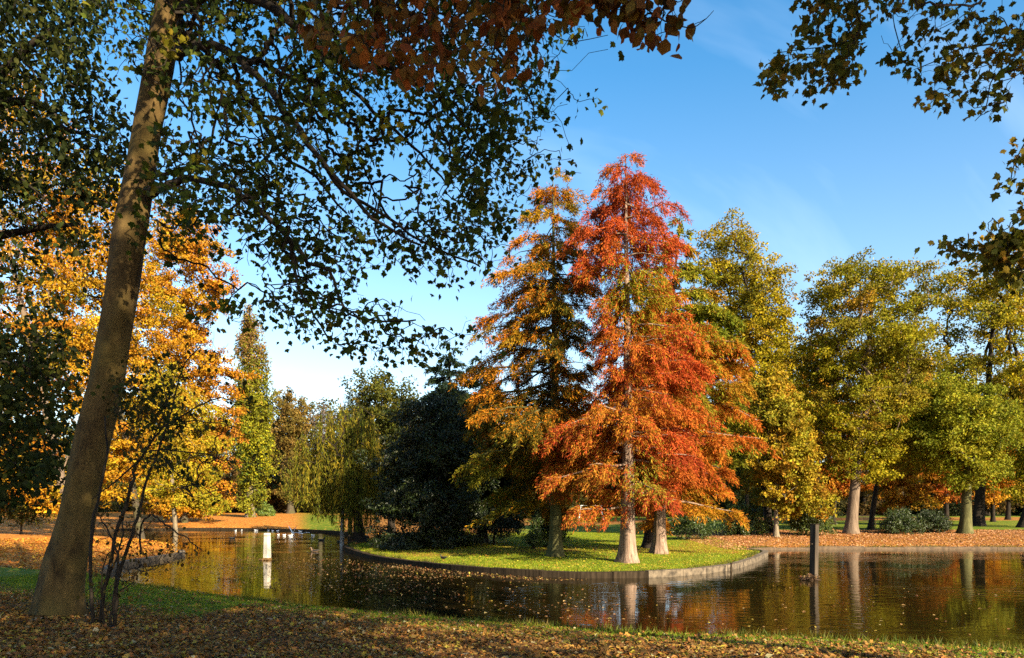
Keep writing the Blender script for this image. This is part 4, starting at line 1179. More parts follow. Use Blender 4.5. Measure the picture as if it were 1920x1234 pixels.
def shade_tree(label, base, z0, z1, r, pal, seed):
    b = np.array([base[0], base[1], gz(*base)])
    broad_tree('beech_tree', label, 'tree', None, b, b[1], None, pal, seed, r0=0.4, clumps=100, leaves=7000, leaf=0.33, rc=1.6, bark=B_GREY, env=WorldEnv(world_rows(b[0], z0, z1, r), b[1]), fork=0.5, lobes=0.15)
shade_tree('tall beech behind the camera to the right whose shade dapples the near bank', (10.5, -6.0), 7, 24, 5.2, P_GOLD, 121)
shade_tree('unseen beech behind the camera, crown raised to shade the dark left oak', (0.3, -2.5), 13, 24, 3.8, P_GOLD, 123)  # added out of view, placed and shaped to shade the left oak

# dark oak at the upper left
def left_oak():
    rng = np.random.default_rng(131)
    D0 = 16.5
    base = on_ground(-230, D0)
    root = empty('oak_tree', base, 'dark leaved oak whose shadowed boughs fill the upper left corner', 'tree')
    line = [(-230, 1090, 90), (-215, 800, 70), (-180, 500, 60), (-140, 250, 48), (-100, 0, 36), (-60, -250, 20)]
    P = smooth3([pt(x, y, D0) for x, y, w in line], 5); P[0, 2] = base[2]
    r = np.interp(np.linspace(0, 5, len(P)), np.arange(6), [w / F * D0 / 2 for *_, w in line])
    G = Geo(); fine_trunk(G, P, r, 14, rng, 0.1)
    net = Net(rng); net.seed(P[4:], r[4:])
    for lm in ([(-150, 300, 16.5, 30), (-60, 200, 16.0, 22), (20, 120, 15.6, 16), (90, 60, 15.3, 10), (160, 40, 15.2, 6)],
               [(-60, 200, 16.0, 20), (40, 190, 15.5, 14), (95, 205, 15.2, 10), (120, 240, 15.2, 8), (200, 260, 15.2, 5)],
               [(-180, 520, 16.5, 30), (-60, 460, 16.0, 18), (60, 430, 15.6, 12), (150, 420, 15.4, 6)],
               [(-200, 720, 16.5, 26), (-60, 680, 16, 14), (60, 690, 15.6, 8), (130, 720, 15.5, 5)]):
        ln = smooth3([pt(x, y, d) for x, y, d, w in lm], 4)
        rr = np.interp(np.linspace(0, len(lm) - 1, len(ln)), np.arange(len(lm)), [w / F * d / 2 for x, y, d, w in lm])
        g = Geo(); g.tube(ln, rr, 7); g.build('limb', B_DARK, root, smooth=True, origin=base)
        net.seed(ln, rr)
    T1 = region(rng, 700, [(-260, -120), (190, -120), (200, 40), (180, 100), (205, 185), (248, 205), (245, 270), (225, 345), (150, 330), (60, 350), (-260, 420)], 13.8, 17.5, [(150, 300, 60, 30, 0.4)])
    T2 = region(rng, 340, [(-260, 350), (150, 330), (235, 330), (225, 420), (180, 470), (130, 560), (150, 640), (120, 760), (60, 860), (-260, 960)], 13.8, 17.5,
                [(20, 420, 60, 40, 0.8), (100, 500, 50, 50, 0.7), (30, 590, 70, 50, 0.8), (110, 660, 40, 60, 0.7), (40, 800, 40, 40, 0.5), (180, 400, 30, 30, 0.5)])
    T3 = region(rng, 330, [(-260, 560), (60, 600), (125, 640), (135, 800), (90, 930), (-260, 980)], 13.8, 17.5, [(60, 720, 40, 40, 0.6), (20, 860, 30, 30, 0.5)])
    T = np.concatenate([T1, T2, T3])
    net.grow(T, P[6], 0.0, 0.18, maxlen=4)
    net.wood(G, tip=0.006, power=2.5)
    G.build('trunk', B_DARK, root, smooth=True, origin=base)
    L = Geo()
    leafy(rng, L, T, 22, 0.24, 0.15, 0.10, [(0.035, 0.05, 0.010, 4), (0.06, 0.075, 0.012, 2), (0.12, 0.12, 0.014, 0.8)], OVAL, hang=0.5)
    L.build('crown', M_LEAF, root, origin=base)
left_oak()

# many-stemmed sapling beside the leaning trunk
def sapling():
    rng = np.random.default_rng(141)
    D = 11.4
    base = on_ground(195, D)
    root = empty('sapling', base, 'thin many stemmed sapling with long bare twigs and dark leaves beside the leaning trunk', 'sapling')
    stems = [
        [(176, 1170, 11.4, 9), (170, 1090, 11.4, 8), (172, 1000, 11.5, 8), (186, 930, 11.6, 6), (200, 860, 11.6, 5), (196, 780, 11.7, 3)],
        [(186, 1170, 11.4, 11), (203, 1080, 11.3, 10), (219, 1000, 11.2, 9), (235, 950, 11.1, 9), (248, 905, 11.0, 8), (257, 868, 11.0, 7), (286, 826, 10.9, 6), (309, 798, 10.8, 5), (348, 777, 10.7, 4), (397, 750, 10.6, 3.4), (425, 747, 10.6, 3), (465, 764, 10.6, 2)],
        [(215, 1165, 11.3, 9), (222, 1080, 11.3, 9), (249, 1000, 11.3, 8), (263, 950, 11.3, 7), (278, 891, 11.3, 6), (303, 831, 11.3, 5), (320, 770, 11.4, 4), (343, 690, 11.5, 3), (376, 648, 11.5, 2)],
        [(206, 1165, 11.2, 7), (215, 1110, 11.1, 7), (222, 1050, 11.0, 6), (210, 1010, 11.0, 5), (196, 985, 11.0, 4), (180, 960, 11.0, 2)],
        [(263, 1040, 11.3, 5), (264, 985, 11.2, 5), (282, 966, 11.1, 5), (300, 975, 11.0, 4), (322, 992, 10.9, 4), (350, 1010, 10.8, 3), (378, 1032, 10.7, 2)],
        [(309, 842, 11.2, 4), (377, 851, 11.1, 3.4), (433, 864, 11.0, 2.6), (499, 869, 11.0, 2)],
        [(300, 850, 11.1, 4), (331, 888, 11.0, 3), (365, 905, 11.0, 2.5), (402, 930, 11.0, 2)],
        [(257, 868, 11.0, 5), (228, 893, 11.1, 4), (203, 915, 11.2, 3), (170, 935, 11.2, 2)],
        [(286, 826, 10.9, 4), (312, 760, 10.8, 3), (300, 700, 10.8, 2.5), (282, 652, 10.8, 2)],
        [(309, 798, 10.8, 4), (370, 790, 10.6, 3), (440, 800, 10.5, 2)],
        [(196, 1168, 11.2, 5), (190, 1110, 11.0, 4), (200, 1040, 10.9, 3), (240, 1020, 10.8, 2), (285, 1012, 10.8, 2)],
        [(203, 1080, 11.3, 5), (225, 1030, 11.4, 4), (230, 970, 11.5, 3), (215, 930, 11.5, 2)],
    ]
    net = Net(rng)
    for i, st in enumerate(stems):
        ln = smooth3([pt(x, y, d) for x, y, d, w in st], 4)
        if st[0][1] > 1160:
            ln[0, 2] = gz(ln[0, 0], ln[0, 1]) - 0.05
        rr = np.interp(np.linspace(0, len(st) - 1, len(ln)), np.arange(len(st)), [0.75 * w / F * d / 2 for x, y, d, w in st])
        ln[1:] += rng.normal(0, 0.008, ln[1:].shape)
        g = Geo(); g.tube(ln, rr, 6)
        g.build('stem', B_DARK, root, smooth=True, origin=base)
        net.seed(ln, rr)
    Tl = region(rng, 170, [(215, 700), (300, 660), (350, 690), (345, 760), (320, 830), (335, 870), (290, 880), (235, 850), (210, 790)], 10.5, 12.0, [(310, 720, 20, 30, 0.5)])
    Tw = region(rng, 330, [(250, 640), (400, 620), (540, 720), (560, 890), (420, 940), (330, 930), (300, 850), (340, 760)], 10.2, 11.8)
    Tb = region(rng, 260, [(170, 930), (260, 900), (330, 980), (400, 1040), (330, 1050), (240, 1110), (200, 1160), (160, 1100)], 10.4, 11.8)
    net.grow(np.concatenate([Tl, Tw, Tb]), net.p[0], 0.0, 0.22, maxlen=1.3)
    L = Geo(); net.wood(L, tip=0.0024, power=2.6)
    pal = [(0.035, 0.05, 0.010, 3), (0.06, 0.065, 0.012, 2), (0.11, 0.07, 0.015, 1)]
    leafy(rng, L, Tl, 5, 0.10, 0.075, 0.06, pal, MAPLE, mi=1)
    leafy(rng, L, Tw[::3], 2, 0.05, 0.08, 0.06, pal, OVAL, mi=1)
    leafy(rng, L, Tb[::2], 2, 0.06, 0.07, 0.05, [(0.14, 0.07, 0.015), (0.07, 0.06, 0.01)], OVAL, mi=1)
    L.build('foliage', [B_DARK, M_LEAF], root, origin=base)
sapling()

# ------------------------------------------------------------------ litter, grass, floating leaves
def scatter_litter():
    rng = np.random.default_rng(151)
    q = np.stack([rng.uniform(-11, 13, 170000), 7.6 + 14 * rng.uniform(0, 1, 170000) ** 1.4], 1)
    d = sdq(q)
    x, y = q[:, 0], q[:, 1]
    vis = (np.abs(x) < y * 0.72 + 0.5)
    w = sm(0.1, 3.4, d) * np.where(x < -5.5, np.maximum(sm(3.0, 4.6, d), 0.1) / np.maximum(sm(0.1, 3.4, d), 0.2), 1)
    pn = np.sin(1.7 * x + 2.1 * np.sin(1.1 * y)) + np.sin(2.3 * y - 1.3 * np.sin(1.9 * x)) + np.sin(0.8 * x + 3.1 * y)
    w = np.maximum(w * (0.42 + 0.58 * sm(-1.4, 0.8, pn)), 0.10) * (d > 0.2)
    ok = vis & (rng.uniform(0, 1, len(q)) < w)
    q, d = q[ok], d[ok]
    n = len(q)
    pos = np.column_stack([q, ground_z(q, d) + rng.uniform(0.006, 0.035, n)])
    tip = rng.normal(0, 1, (n, 3)); tip[:, 2] *= 0.22
    nr = rng.normal(0, 0.32, (n, 3)) + np.array([0, 0, 1.0])
    pal = [(0.26, 0.125, 0.022, 4), (0.17, 0.072, 0.014, 3.5), (0.34, 0.19, 0.035, 2.5), (0.36, 0.28, 0.03, 1.4), (0.36, 0.14, 0.02, 1.6), (0.36, 0.29, 0.14, 0.7)]
    col = jitter(rng, pick(rng, pal, n), n, 0.3)
    L = 0.074 * rng.uniform(0.4, 1.0, n) * np.where(rng.uniform(0, 1, n) < 0.12, 1.7, 1.1)
    G = Geo()
    half = n // 2
    sh = MAPLE * np.array([1, 0.8, 2.2]); so = OVAL * np.array([1, 0.9, 3.0])
    add_leaves(G, pos[:half], tip[:half], nr[:half], L[:half], L[:half], col[:half], sh)
    add_leaves(G, pos[half:], tip[half:], nr[half:], L[half:], L[half:] * 0.75, col[half:], so)
    tagged(G.build('fallen_leaves', M_DEAD), 'brown and yellow fallen leaves strewn over the near bank', 'leaf litter', kind='stuff')

def blades(name, label, q, d, rng, h0, h1, pal, w=0.012):
    n = len(q)
    pos = np.column_stack([q, ground_z(q, d) - 0.01])
    tip = rng.normal(0, 0.45, (n, 3)) + np.array([0, 0, 1.0])
    nr = rng.normal(0, 1, (n, 3)); nr[:, 2] *= 0.2
    h = rng.uniform(h0, h1, n)
    col = jitter(rng, pick(rng, pal, n), n, 0.2)
    G = Geo()
    add_leaves(G, pos, tip, nr, h, np.full(n, w) * rng.uniform(0.7, 1.4, n), col, np.array([(0, 0.5, 0), (1, 0, 0.15), (0, -0.5, 0)]))
    tagged(G.build(name, M_GRASS), label, 'grass', kind='stuff')

def scatter_grass():
    rng = np.random.default_rng(152)
    q = np.stack([rng.uniform(-14, 13, 260000), rng.uniform(9, 25, 260000)], 1)
    d = sdq(q)
    x, y = q[:, 0], q[:, 1]
    w = np.where(x < -5.5, sm(5.2, 3.2, d), sm(3.6, 1.0, d)) * (d > 0.0) * (y + 0.35 * x < 25) * (np.abs(x) < y * 0.72 + 0.5)
    ok = rng.uniform(0, 1, len(q)) < w
    blades('bank_grass', 'short green grass along the near bank of the pond', q[ok], d[ok], rng, 0.03, 0.085, [(0.16, 0.27, 0.010, 3), (0.24, 0.31, 0.012, 2), (0.36, 0.32, 0.02, 0.6)], 0.014)
    q = np.stack([rng.uniform(-10, 14, 420000), rng.uniform(25, 58, 420000)], 1)
    d = sdq(q)
    ok = (d > 0.02) & (q[:, 0] < 13) & (rng.uniform(0, 1, len(q)) < np.where(d < 1.0, 1, 0.55))
    blades('lawn_grass', 'sunlit mown grass of the point under the red conifers', q[ok], d[ok], rng, 0.03, 0.075, [(0.27, 0.36, 0.010, 3), (0.34, 0.39, 0.012, 2), (0.5, 0.40, 0.03, 0.5)], 0.02)

def edge_grass():
    rng = np.random.default_rng(155)
    q = np.stack([rng.uniform(-12, 42, 1500000), rng.uniform(9, 50, 1500000)], 1)
    d = sdq(q)
    ok = (d > 0.13) & (d < 0.42) & (np.abs(q[:, 0]) < 0.75 * q[:, 1])
    pn = np.sin(1.9 * q[:, 0] + np.sin(2.3 * q[:, 1])) + np.sin(3.7 * q[:, 1] + 1.2 * q[:, 0])
    ok &= rng.uniform(0, 1, len(q)) < sm(-0.9, 0.9, pn)
    blades('edge_grass', 'ragged longer grass hanging over the pond edging', q[ok], np.maximum(d[ok], 0.2), rng, 0.06, 0.20, [(0.11, 0.15, 0.012, 3), (0.20, 0.20, 0.02, 2), (0.30, 0.22, 0.05, 1)], 0.018)

def float_leaves():
    rng = np.random.default_rng(153)
    Q = []
    for n, poly in ((1250, [(300, 1040), (480, 1045), (640, 1048), (790, 1062), (900, 1078), (860, 1085), (700, 1082), (560, 1066), (420, 1070), (320, 1062)]),
                    (520, [(270, 1062), (520, 1058), (700, 1075), (880, 1085), (760, 1110), (560, 1110), (320, 1090)]),
                    (380, [(420, 1085), (1000, 1090), (1180, 1120), (1150, 1165), (700, 1135)]),
                    (120, [(1000, 1085), (1420, 1080), (1900, 1050), (1900, 1200), (1200, 1170)]),
                    (500, [(720, 1056), (1000, 1082), (1100, 1087), (1000, 1089), (850, 1076), (720, 1064)])):
        A = np.array(poly, float)
        q = rng.uniform(A.min(0), A.max(0), (n * 8, 2)); q = q[in_poly(q, poly)][:n]
        D = CZ * F / (q[:, 1] - HZ)
        Q.append(np.stack([(q[:, 0] - 960) / F * D, D], 1))
    q = np.concatenate(Q); q += rng.normal(0, 0.15, q.shape)
    q = q[sdq(q) < -0.12]
    n = len(q)
    pos = np.column_stack([q, np.full(n, 0.006)])
    tip = rng.normal(0, 1, (n, 3)); tip[:, 2] *= 0.12
    nr = rng.normal(0, 0.16, (n, 3)) + np.array([0, 0, 1.0])
    col = jitter(rng, pick(rng, [(0.36, 0.19, 0.06, 3), (0.42, 0.28, 0.11, 2), (0.26, 0.10, 0.03, 2), (0.4, 0.3, 0.04, 1)], n), n, 0.25)
    L = 0.075 * rng.uniform(0.5, 1.35, n)
    G = Geo(); add_leaves(G, pos, tip, nr, L, L * 0.8, col, OVAL * np.array([1, 1, 1.6]))
    tagged(G.build('floating_leaves', M_DEAD), 'fallen leaves floating in drifts on the pond', 'floating leaves', kind='stuff')

def bank_litter():
    """leaves lying on the far banks, larger than life never: real leaf size, fewer of them"""
    rng = np.random.default_rng(154)
    a = np.stack([rng.uniform(-26, -9, 26000), rng.uniform(24, 60, 26000)], 1)
    b = np.stack([rng.uniform(11, 40, 30000), rng.uniform(38, 54, 30000)], 1)
    c = np.stack([rng.uniform(-8, 13, 6000), rng.uniform(25, 46, 6000)], 1)
    q = np.concatenate([a, b, c]); d = sdq(q)
    hue = np.concatenate([np.zeros(len(a)), np.ones(len(b)), np.full(len(c), 2)])
    ok = d > 0.05
    q, d, hue = q[ok], d[ok], hue[ok]
    n = len(q)
    pos = np.column_stack([q, ground_z(q, d) + 0.03])
    tip = rng.normal(0, 1, (n, 3)); tip[:, 2] *= 0.3
    nr = rng.normal(0, 0.4, (n, 3)) + np.array([0, 0, 1.0])
    pals = ([(0.56, 0.22, 0.02, 3), (0.6, 0.33, 0.03, 2), (0.42, 0.14, 0.02, 2)], [(0.54, 0.26, 0.11, 3), (0.58, 0.33, 0.16, 2), (0.38, 0.15, 0.05, 2)], [(0.5, 0.38, 0.03, 2), (0.42, 0.2, 0.03, 2), (0.4, 0.36, 0.03, 1)])
    col = np.zeros((n, 3))
    for i in range(3):
        m = hue == i
        col[m] = pick(rng, pals[i], m.sum())
    col = jitter(rng, col, n, 0.25)
    L = np.where(hue == 2, 0.06, np.where(hue == 1, 0.085, 0.10)) * rng.uniform(0.6, 1.4, n)
    G = Geo(); add_leaves(G, pos, tip, nr, L, L * 0.8, col, OVAL * np.array([1, 1, 2]))
    tagged(G.build('bank_leaves', M_DEAD), 'fallen orange leaves covering the far banks and the point', 'leaf litter', kind='stuff')

scatter_litter(); scatter_grass(); edge_grass(); float_leaves(); bank_litter()
# ------------------------------------------------------------------ bank edging
CONC = plain_mat('weathered_concrete', (0.09, 0.07, 0.046), 0.85, 0.6, 5)
CONC_D = plain_mat('damp_concrete', (0.035, 0.03, 0.018), 0.7, 0.4, 3)
TIMBER = plain_mat('dark_timber', (0.028, 0.02, 0.012), 0.9, 0.5, 10, spec=0.08, stretch=0.12)
TIMBER_G = plain_mat('weathered_timber', (0.085, 0.055, 0.03), 0.8, 0.3, 6)

EDGE_RNG = np.random.default_rng(44)
def edge_strip(G, line, inner, outer, z0, z1, gap=None, mi=0):
    """kerb following a shoreline stretch, as blocks with open joints"""
    line = np.asarray(line)
    tg = unit(np.gradient(line, axis=0)); nr = np.stack([tg[:, 1], -tg[:, 0]], 1)
    step = gap or 4
    for s in range(0, len(line) - 1, step):
        e = min(s + step, len(line) - 1)
        seg = np.arange(s, e + 1)
        pi = line[seg] + nr[seg] * inner; po = line[seg] + nr[seg] * outer
        if gap:
            po[-1] += (po[-2] - po[-1]) * 0.05; pi[-1] += (pi[-2] - pi[-1]) * 0.05
        m = len(seg)
        hz = EDGE_RNG.normal(0, 0.014); po = po + nr[seg] * EDGE_RNG.normal(0, 0.01)
        V = np.concatenate([np.column_stack([p, np.full(m, z)]) for p, z in ((po, z0), (po, z1 + hz), (pi, z1 + hz), (pi, z0))])
        fc = []
        for i in range(m - 1):
            for a, b in ((0, 1), (1, 2), (2, 3), (3, 0)):
                fc.append((a * m + i, a * m + i + 1, b * m + i + 1, b * m + i))
        fc += [(0, m, 2 * m, 3 * m), (m - 1, 4 * m - 1, 3 * m - 1, 2 * m - 1)]
        G.faces(V, fc, mi=mi)

def shore_part(p0, p1):
    i = int(np.argmin(((shore - p0) ** 2).sum(1))); j = int(np.argmin(((shore - p1) ** 2).sum(1)))
    return shore[i:j + 1]

def bank_edge(name, label, p0, p1, z1, mats, gap, ledge=True):
    ln = shore_part(p0, p1)
    o = np.array([ln[0][0], ln[0][1], 0])
    root = empty(name, o, label, 'wall')
    G = Geo(); edge_strip(G, ln, 0.215, -0.05, -0.4, z1, gap)
    G.build('edging', mats[0], root, origin=o)
    if ledge:
        G = Geo(); edge_strip(G, ln, -0.053, -0.14, -0.4, 0.06)
        G.build('footing', mats[1], root, origin=o)
bank_edge('bank_wall', 'pale concrete edging round the right end of the grassy point', (4.6, 25.4), (12.4, 38.6), 0.215, (CONC, CONC_D), 4)
bank_edge('bank_wall', 'dark earthy timber edging along the front left of the grassy point', (-9.3, 42), (4.4, 25.35), 0.19, (TIMBER, TIMBER_G), 6)
bank_edge('bank_wall', 'pale kerb at the waterline of the left leafy bank', (-14.3, 26.3), (-17.0, 38.0), 0.21, (CONC, CONC), 5)
bank_edge('bank_wall', 'long timber kerb along the right leafy bank', (12.8, 40.3), (50, 38.6), 0.125, (TIMBER_G, TIMBER), 7)
bank_edge('bank_wall', 'dark kerb along the far left lawn beyond the gulls', (-41, 73), (-11, 56.2), 0.2, (TIMBER, TIMBER), 6, False)

# ------------------------------------------------------------------ posts
WHITE = plain_mat('white_painted_concrete', (0.5, 0.45, 0.36), 0.7, 0.08, 4)
STAIN = plain_mat('algae_stain', (0.16, 0.09, 0.03), 0.9, 0.4, 12)
METAL = plain_mat('grey_weathered_steel', (0.05, 0.038, 0.026), 0.8, 0.5, 6, spec=0.15, stretch=0.15)
NEST = plain_mat('wet_twigs', (0.06, 0.035, 0.018), 0.8, 0.4, 20)

def bevel(o, w=0.01, seg=2):
    m = o.modifiers.new('bevel', 'BEVEL'); m.width = w; m.segments = seg; m.limit_method = 'ANGLE'

def white_post():
    x, y = pt(501, 1050, 33.6)[:2]
    root = empty('white_post', (x, y, 0), 'white tapering square post standing in the water at left', 'post')
    rz = math.radians(68)
    G = Geo(); G.box((x, y, 0.40), (0.275, 0.275, 1.34), rz, taper=0.78)
    bevel(G.build('shaft', WHITE, root, origin=(x, y, 0)), 0.015)
    G = Geo(); G.box((x, y, 1.082), (0.205, 0.205, 0.022), rz); G.build('joint', STAIN, root, origin=(x, y, 0))
    G = Geo(); G.box((x, y, 1.153), (0.222, 0.222, 0.118), rz, taper=0.93)
    bevel(G.build('cap', WHITE, root, origin=(x, y, 0)), 0.012)
    G = Geo(); G.box((x, y, -0.05), (0.283, 0.283, 0.30), rz, taper=0.965); G.build('waterline', STAIN, root, origin=(x, y, 0))
    rng = np.random.default_rng(5)
    G = Geo()
    for i in range(40):
        a = rng.uniform(0, 6.28); r = rng.uniform(0.14, 0.24)
        p = np.array([x + r * math.cos(a) - 0.08, y + r * math.sin(a), 0.01])
        G.tube([p, p + np.array([rng.normal(0, .06), rng.normal(0, .06), 0.02]), p + np.array([rng.normal(0, .12), rng.normal(0, .12), rng.uniform(0.0, 0.05)])], [.02, .02, .008], 5)
    G.build('weed', STAIN, root, origin=(x, y, 0))
white_post()

def dark_post():
    x, y = pt(1525, 1085, 24.6)[:2]
    root = empty('mooring_post', (x, y, 0), 'dark square post with one pale sunlit side standing in the water at right', 'post')
    rz = math.radians(36)
    G = Geo(); G.box((x + 0.012, y, 0.62), (0.205, 0.205, 2.36), rz, taper=1.0)
    o = G.build('shaft', METAL, root, origin=(x, y, 0)); bevel(o, 0.012); o.rotation_euler.y = math.radians(1.0)
    G = Geo(); G.box((x + 0.045, y, 1.815), (0.218, 0.218, 0.03), rz)
    bevel(G.build('cap', TIMBER, root, origin=(x, y, 0)), 0.008)
    G = Geo()
    G.tube([(x - 0.1, y - 0.16, 1.18), (x - 0.09, y - 0.10, 1.18)], [0.022, 0.022], 8)
    G.build('bolt', METAL, root, origin=(x, y, 0))
    rng = np.random.default_rng(8)
    n = empty('coot_nest', (x - 0.2, y - 0.16, 0), 'small dark heap of twigs and leaves caught at the foot of the dark post', 'nest')
    G = Geo()
    for i in range(150):
        a = rng.uniform(0, 6.28); r = 0.24 * rng.uniform(0, 1) ** 0.6
        h = 0.17 * (1 - (r / 0.26) ** 2) * rng.uniform(0.1, 1)
        p = np.array([x - 0.2 + 1.05 * r * math.cos(a), y - 0.17 + 0.7 * r * math.sin(a), h])
        dv = rng.normal(0, 0.09, 3) * np.array([1, 1, 0.45])
        G.tube([p - dv, p + rng.normal(0, .01, 3), p + dv], [.006, .011, .004], 4)
    G.build('twig_heap', NEST, n, origin=(x - 0.2, y - 0.16, 0))
    L = Geo()
    m = 60
    pos = np.column_stack([x - 0.2 + rng.normal(0, 0.13, m), y - 0.2 + rng.normal(0, 0.09, m), rng.uniform(0.02, 0.17, m)])
    add_leaves(L, pos, rand_dir(rng, m), rand_dir(rng, m) + np.array([0, 0, 1]), np.full(m, .09), np.full(m, .06), jitter(rng, pick(rng, [(0.2, 0.09, 0.03), (0.10, 0.05, 0.02), (0.4, 0.22, 0.08)], m), m), OVAL)
    L.build('leaf_heap', M_DEAD, n, origin=(x - 0.2, y - 0.16, 0))
dark_post()

def stake(px, D, h, label):
    p = np.array([(px - 960) / F * D, D, 0.0])
    G = Geo(); G.tube([p + np.array([0, 0, -0.3]), p + np.array([0.0, 0, h * 0.5]), p + np.array([0.005, 0, h])], [0.035, 0.034, 0.032], 9)
    G.tube([p + np.array([0.005, 0, h]), p + np.array([0.005, 0, h + 0.03])], [0.055, 0.05], 9)
    tagged(G.build('mooring_stake', TIMBER, smooth=False, origin=p), label, 'stake')
stake(1371, 27.6, 0.30, 'thin dark stake against the pale concrete edging')

# ------------------------------------------------------------------ bench and frame on the lawns
def bench():
    b = on_ground(1622, 60)
    root = empty('park_bench', b, 'dark slatted park bench beyond the stout grey oak trunk', 'bench')
    for nm, boxes in (('seat', [((0, -0.16 + 0.11 * i, 0.45), (1.8, 0.09, 0.035)) for i in range(4)]),
                      ('backrest', [((0, 0.27 + 0.02 * i, 0.58 + 0.14 * i), (1.8, 0.03, 0.10)) for i in range(3)])):
        G = Geo()
        for c, s in boxes: G.box(np.array(c) + b, s)
        G.build(nm, TIMBER, root, origin=b)
    for sx in (-0.75, 0.75):
        G = Geo(); G.box(b + np.array([sx, -0.17, 0.21]), (0.06, 0.06, 0.43)); G.build('leg', TIMBER, root, origin=b)
        G = Geo(); G.box(b + np.array([sx, 0.32, 0.44]), (0.06, 0.05, 0.92)); G.build('leg', TIMBER, root, origin=b)
bench()

def frame():
    b = on_ground(1108, 98)
    root = empty('play_frame', b, 'thin pale tubular frame on the far lawn behind the red conifer', 'frame')
    M = plain_mat('pale_tube', (0.6, 0.6, 0.58), 0.5, 0.05)
    for sx in (-1.3, 1.3):
        for sy in (-0.7, 0.7):
            G = Geo(); G.tube([b + np.array([sx * 1.25, sy, 0]), b + np.array([sx, 0, 2.0])], [0.04, 0.04], 6); G.build('leg', M, root, origin=b)
    G = Geo(); G.tube([b + np.array([-1.4, 0, 2.0]), b + np.array([1.4, 0, 2.0])], [0.045, 0.045], 6); G.build('crossbar', M, root, origin=b)
frame()

# ------------------------------------------------------------------ birds: each body one lofted mesh
FEATHER_W = plain_mat('white_plumage', (0.78, 0.77, 0.74), 0.7, 0.05)
FEATHER_G = plain_mat('grey_plumage', (0.38, 0.40, 0.43), 0.7, 0.1)
FEATHER_D = plain_mat('dark_plumage', (0.022, 0.02, 0.018), 0.6, 0.2)
FEATHER_B = plain_mat('brown_plumage', (0.10, 0.065, 0.04), 0.7, 0.3, 20)
BEAK = plain_mat('bill', (0.5, 0.18, 0.03), 0.5, 0.1)

def bird(name, label, x, y, z, rz, L, body_m, wing_m, group=None, neck=1.0, standing=False, cat='bird'):
    root = empty(name, (x, y, z), label, cat, group)
    root.rotation_euler.z = rz
    s = L / 0.4
    lift = 0.10 if standing else 0.0
    prof = [(-0.24, 0.085, 0.004), (-0.19, 0.075, 0.022), (-0.12, 0.06, 0.055), (-0.02, 0.045, 0.075), (0.07, 0.05, 0.07), (0.12, 0.075, 0.05), (0.14, 0.075 + 0.05 * neck, 0.033), (0.15, 0.085 + 0.08 * neck, 0.030), (0.165, 0.095 + 0.095 * neck, 0.036), (0.19, 0.09 + 0.095 * neck, 0.030), (0.205, 0.085 + 0.09 * neck, 0.012)]
    G = Geo(); P = np.array([(a, 0, b + lift) for a, b, c in prof]) * s
    G.tube(P, np.array([c for *_, c in prof]) * s, 10)
    G.build('body', body_m, root, smooth=True).location = (0, 0, 0)
    G = Geo(); G.tube(np.array([(0.20, 0, 0.085 + 0.09 * neck + lift), (0.245, 0, 0.078 + 0.09 * neck + lift)]) * s, np.array([0.010, 0.003]) * s, 6)
    G.build('bill', BEAK, root).location = (0, 0, 0)
    for sy in (-1, 1):
        G = Geo()
        G.tube(np.array([(0.08, sy * 0.055, 0.065 + lift), (0.0, sy * 0.07, 0.075 + lift), (-0.12, sy * 0.055, 0.085 + lift), (-0.25, sy * 0.02, 0.10 + lift)]) * s, np.array([0.012, 0.035, 0.03, 0.004]) * s, 6)
        G.build('wing', wing_m, root, smooth=True).location = (0, 0, 0)
        if standing:
            G = Geo(); G.tube(np.array([(0.0, sy * 0.03, 0.09), (0.01, sy * 0.03, 0.0)]) * s, np.array([0.008, 0.006]) * s, 5)
            G.build('leg', BEAK, root).location = (0, 0, 0)
    return root

def on_water(px, py):
    D = CZ * F / (py - HZ)
    return (px - 960) / F * D, D
GU = 'white gulls resting on the far water'
rng = np.random.default_rng(9)
spots_g = [(442, 995.5, 'leftmost white gull by the far left lawn'), (453, 995, 'white gull just right of the leftmost one'), (480, 995, 'white gull left of the white post'), (503, 995.5, 'white gull straight above the white post'),
           (511, 996, 'white gull first right of the white post top'), (521, 996, 'white gull in the row right of the white post'), (522, 1003.5, 'gull nearer the camera right of the white post'), (533, 1004, 'right one of two low gulls near the post'),
           (545, 1005, 'gull below the flying gull'), (587, 1004.5, 'single gull right of the flying gull'), (563, 997, 'gull at the far kerb behind the flying gull')]
for px, py, lab in spots_g:
    x, y = on_water(px, py)
    bird('gull', lab, x, y, -0.02, rng.uniform(0, 6.28), 0.37, FEATHER_W, FEATHER_W, GU, neck=0.35)

